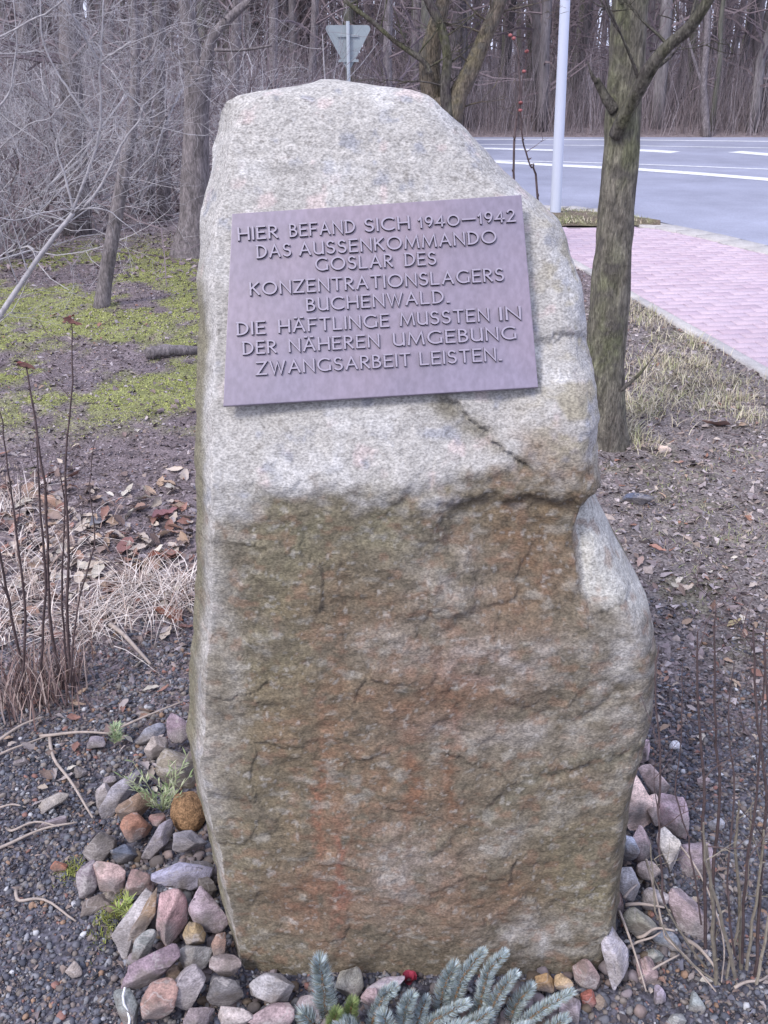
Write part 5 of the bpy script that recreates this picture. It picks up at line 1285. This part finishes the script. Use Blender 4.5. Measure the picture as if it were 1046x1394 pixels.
weed(156, 1012, 8, .06, 'small tuft of green weed above the stone pile', 2, [(.22, .30, .16), (.30, .36, .22)], .01)
weed(172, 1243, 5, .035, 'tiny green weed beside the brown stones', 3, [(.24, .32, .08), (.32, .36, .12)], .02)

# ------------------------------------------------------------ spruce branches
def shoot(pts_, D, zl_, wpx, nlen, dens, cols, seed, parent, base_loc, flare=.75):
    rs = random.Random(seed); b = MB(); P_, W2 = trace(b, pts_, D, wpx, 7, 0, .0006); o = b.build('stem', M_SHOOT, smooth=True)
    for v in o.data.vertices: v.co -= base_loc
    nb = MB(); tot = sum((P_[i + 1] - P_[i]).length for i in range(len(P_) - 1)); N = int(tot * dens)
    for k in range(N):
        s = rs.random() ** .85 * (len(P_) - 1); i = min(int(s), len(P_) - 2); p = P_[i].lerp(P_[i + 1], s - i); d = (P_[i + 1] - P_[i]).normalized()
        r1 = Vector((rs.gauss(0, 1), rs.gauss(0, 1), rs.gauss(0, 1))); r1 = (r1 - d * r1.dot(d)).normalized(); tipf = s / (len(P_) - 1)
        v = (r1 + d * (.45 + .9 * tipf ** 6) + Vector((0, 0, .2))).normalized(); L = nlen * 1.3 * rs.uniform(.8, 1.1) * (1 - .25 * tipf ** 3); m1 = p + v * L * .5 - d * L * .0; tip = p + v * L + d * L * .18; w_ = .0006
        u1 = v.orthogonal().normalized() * w_; u2 = v.cross(u1).normalized() * w_; c0 = cols[rs.randrange(len(cols))]; f = rs.uniform(.85, 1.15); nb.col = tuple(c_ * f for c_ in c0)
        nb.add([tuple(p), tuple(m1 + u1), tuple(m1 - u1 * .5 + u2 * .87), tuple(m1 - u1 * .5 - u2 * .87), tuple(tip)], [(0, 1, 2), (0, 2, 3), (0, 3, 1), (4, 2, 1), (4, 3, 2), (4, 1, 3)])
    q = nb.build('needles', M_NEEDLE, None, cols=True)
    for v in q.data.vertices: v.co -= base_loc
    sh = empty('shoot', (0, 0, 0)); sh.parent = parent; o.parent = sh; q.parent = sh; q['kind'] = 'stuff'
BLUE = [(.36, .44, .475), (.46, .54, .59), (.27, .34, .36), (.56, .64, .68), (.36, .42, .38), (.26, .24, .18)]; GREEN = [(.18, .25, .09), (.24, .31, .11), (.28, .33, .16)]
def spruce(lab, bp, shoots):
    g = gnd(*bp); e = empty('spruce_branch', g); tag(e, lab, 'spruce branch', 'cut blue spruce branches at the foot of the boulder')
    for k, (pts_, D, w_, nl, cs) in enumerate(shoots): shoot(pts_, D, 0, w_, nl, 9500, cs, 40 + k + int(bp[0]), e, Vector(e.location))
spruce('upright blue green spruce branch, leftmost of the cut branches', (448, 1420), [
    ([(450, 1440), (446, 1394), (441, 1350), (436, 1312)], 1.17, [7, 6, 5, 3], .024, BLUE), ([(450, 1420), (432, 1398), (414, 1382)], 1.15, [5, 4, 3], .022, BLUE), ([(455, 1430), (474, 1395), (480, 1366)], 1.13, [5, 4, 3], .017, GREEN), ([(452, 1430), (452, 1402), (458, 1380)], 1.11, [5, 4, 3], .017, GREEN), ([(500, 1430), (485, 1405), (470, 1394)], 1.10, [5, 4, 3], .018, BLUE)])
spruce('spruce branch with a starry tip in the middle, below the red petals', (540, 1430), [
    ([(500, 1430), (508, 1390), (524, 1356), (535, 1346)], 1.14, [5, 5, 4, 3], .014, BLUE), ([(548, 1440), (550, 1400), (552, 1376), (560, 1358)], 1.12, [5, 4, 3, 2], .017, BLUE), ([(560, 1420), (568, 1390), (580, 1362)], 1.14, [5, 4, 3], .014, BLUE), ([(530, 1430), (528, 1400), (522, 1384)], 1.10, [5, 4, 3], .018, BLUE), ([(570, 1404), (600, 1384), (636, 1366)], 1.13, [5, 4, 3], .013, BLUE), ([(500, 1440), (480, 1412), (462, 1402)], 1.08, [5, 4, 3], .018, BLUE)])
spruce('largest spruce branch with thick silvery fingers, right of the red petals', (640, 1430), [
    ([(612, 1400), (618, 1365), (634, 1325), (656, 1298)], 1.17, [6, 5, 4, 3], .015, BLUE), ([(640, 1400), (655, 1365), (665, 1325), (685, 1300)], 1.155, [6, 5, 4, 3], .0145, BLUE), ([(650, 1425), (662, 1390), (682, 1350), (700, 1328)], 1.14, [6, 5, 4, 3], .0145, BLUE),
    ([(690, 1425), (715, 1394), (745, 1370), (776, 1352)], 1.13, [6, 5, 4, 3], .0135, BLUE), ([(600, 1390), (604, 1350), (618, 1318)], 1.175, [5, 4, 3], .018, BLUE), ([(690, 1400), (702, 1370), (722, 1345)], 1.16, [5, 4, 3], .016, BLUE), ([(610, 1410), (640, 1396), (664, 1380)], 1.12, [5, 4, 3], .015, BLUE),
    ([(600, 1430), (612, 1405), (640, 1400)], 1.10, [5, 4, 3], .017, BLUE), ([(720, 1430), (745, 1405), (768, 1388)], 1.12, [5, 4, 3], .015, BLUE), ([(660, 1440), (690, 1412), (720, 1398)], 1.10, [5, 4, 3], .015, BLUE)])
# red petals
e = empty('red_flower', gnd(557, 1336, .03)); tag(e, 'small dark red flower head lying on the spruce at the boulder foot', 'flower')
for k in range(9):
    a = k * 2.4; r_ = .004 + .0006 * k; V2 = []; Fq = []
    for i in range(4):
        for j in range(4):
            u_ = i / 3 - .5; t = j / 3; V2.append((math.cos(a + u_ * 1.6) * (r_ + .006 * t * t), math.sin(a + u_ * 1.6) * (r_ + .006 * t * t), .016 * t * (1 - .35 * abs(u_))))
    Fq = [(i * 4 + j, (i + 1) * 4 + j, (i + 1) * 4 + j + 1, i * 4 + j + 1) for i in range(3) for j in range(3)]
    obj('petal', npmesh('petal', V2, Fq, None, True), M_RED, e)
b = MB(); b.tube([(0, 0, -.03), (0, 0, 0), (0, 0, .004)], [.0015, .002, .004], 6); b.build('stalk', M_STEM, e)
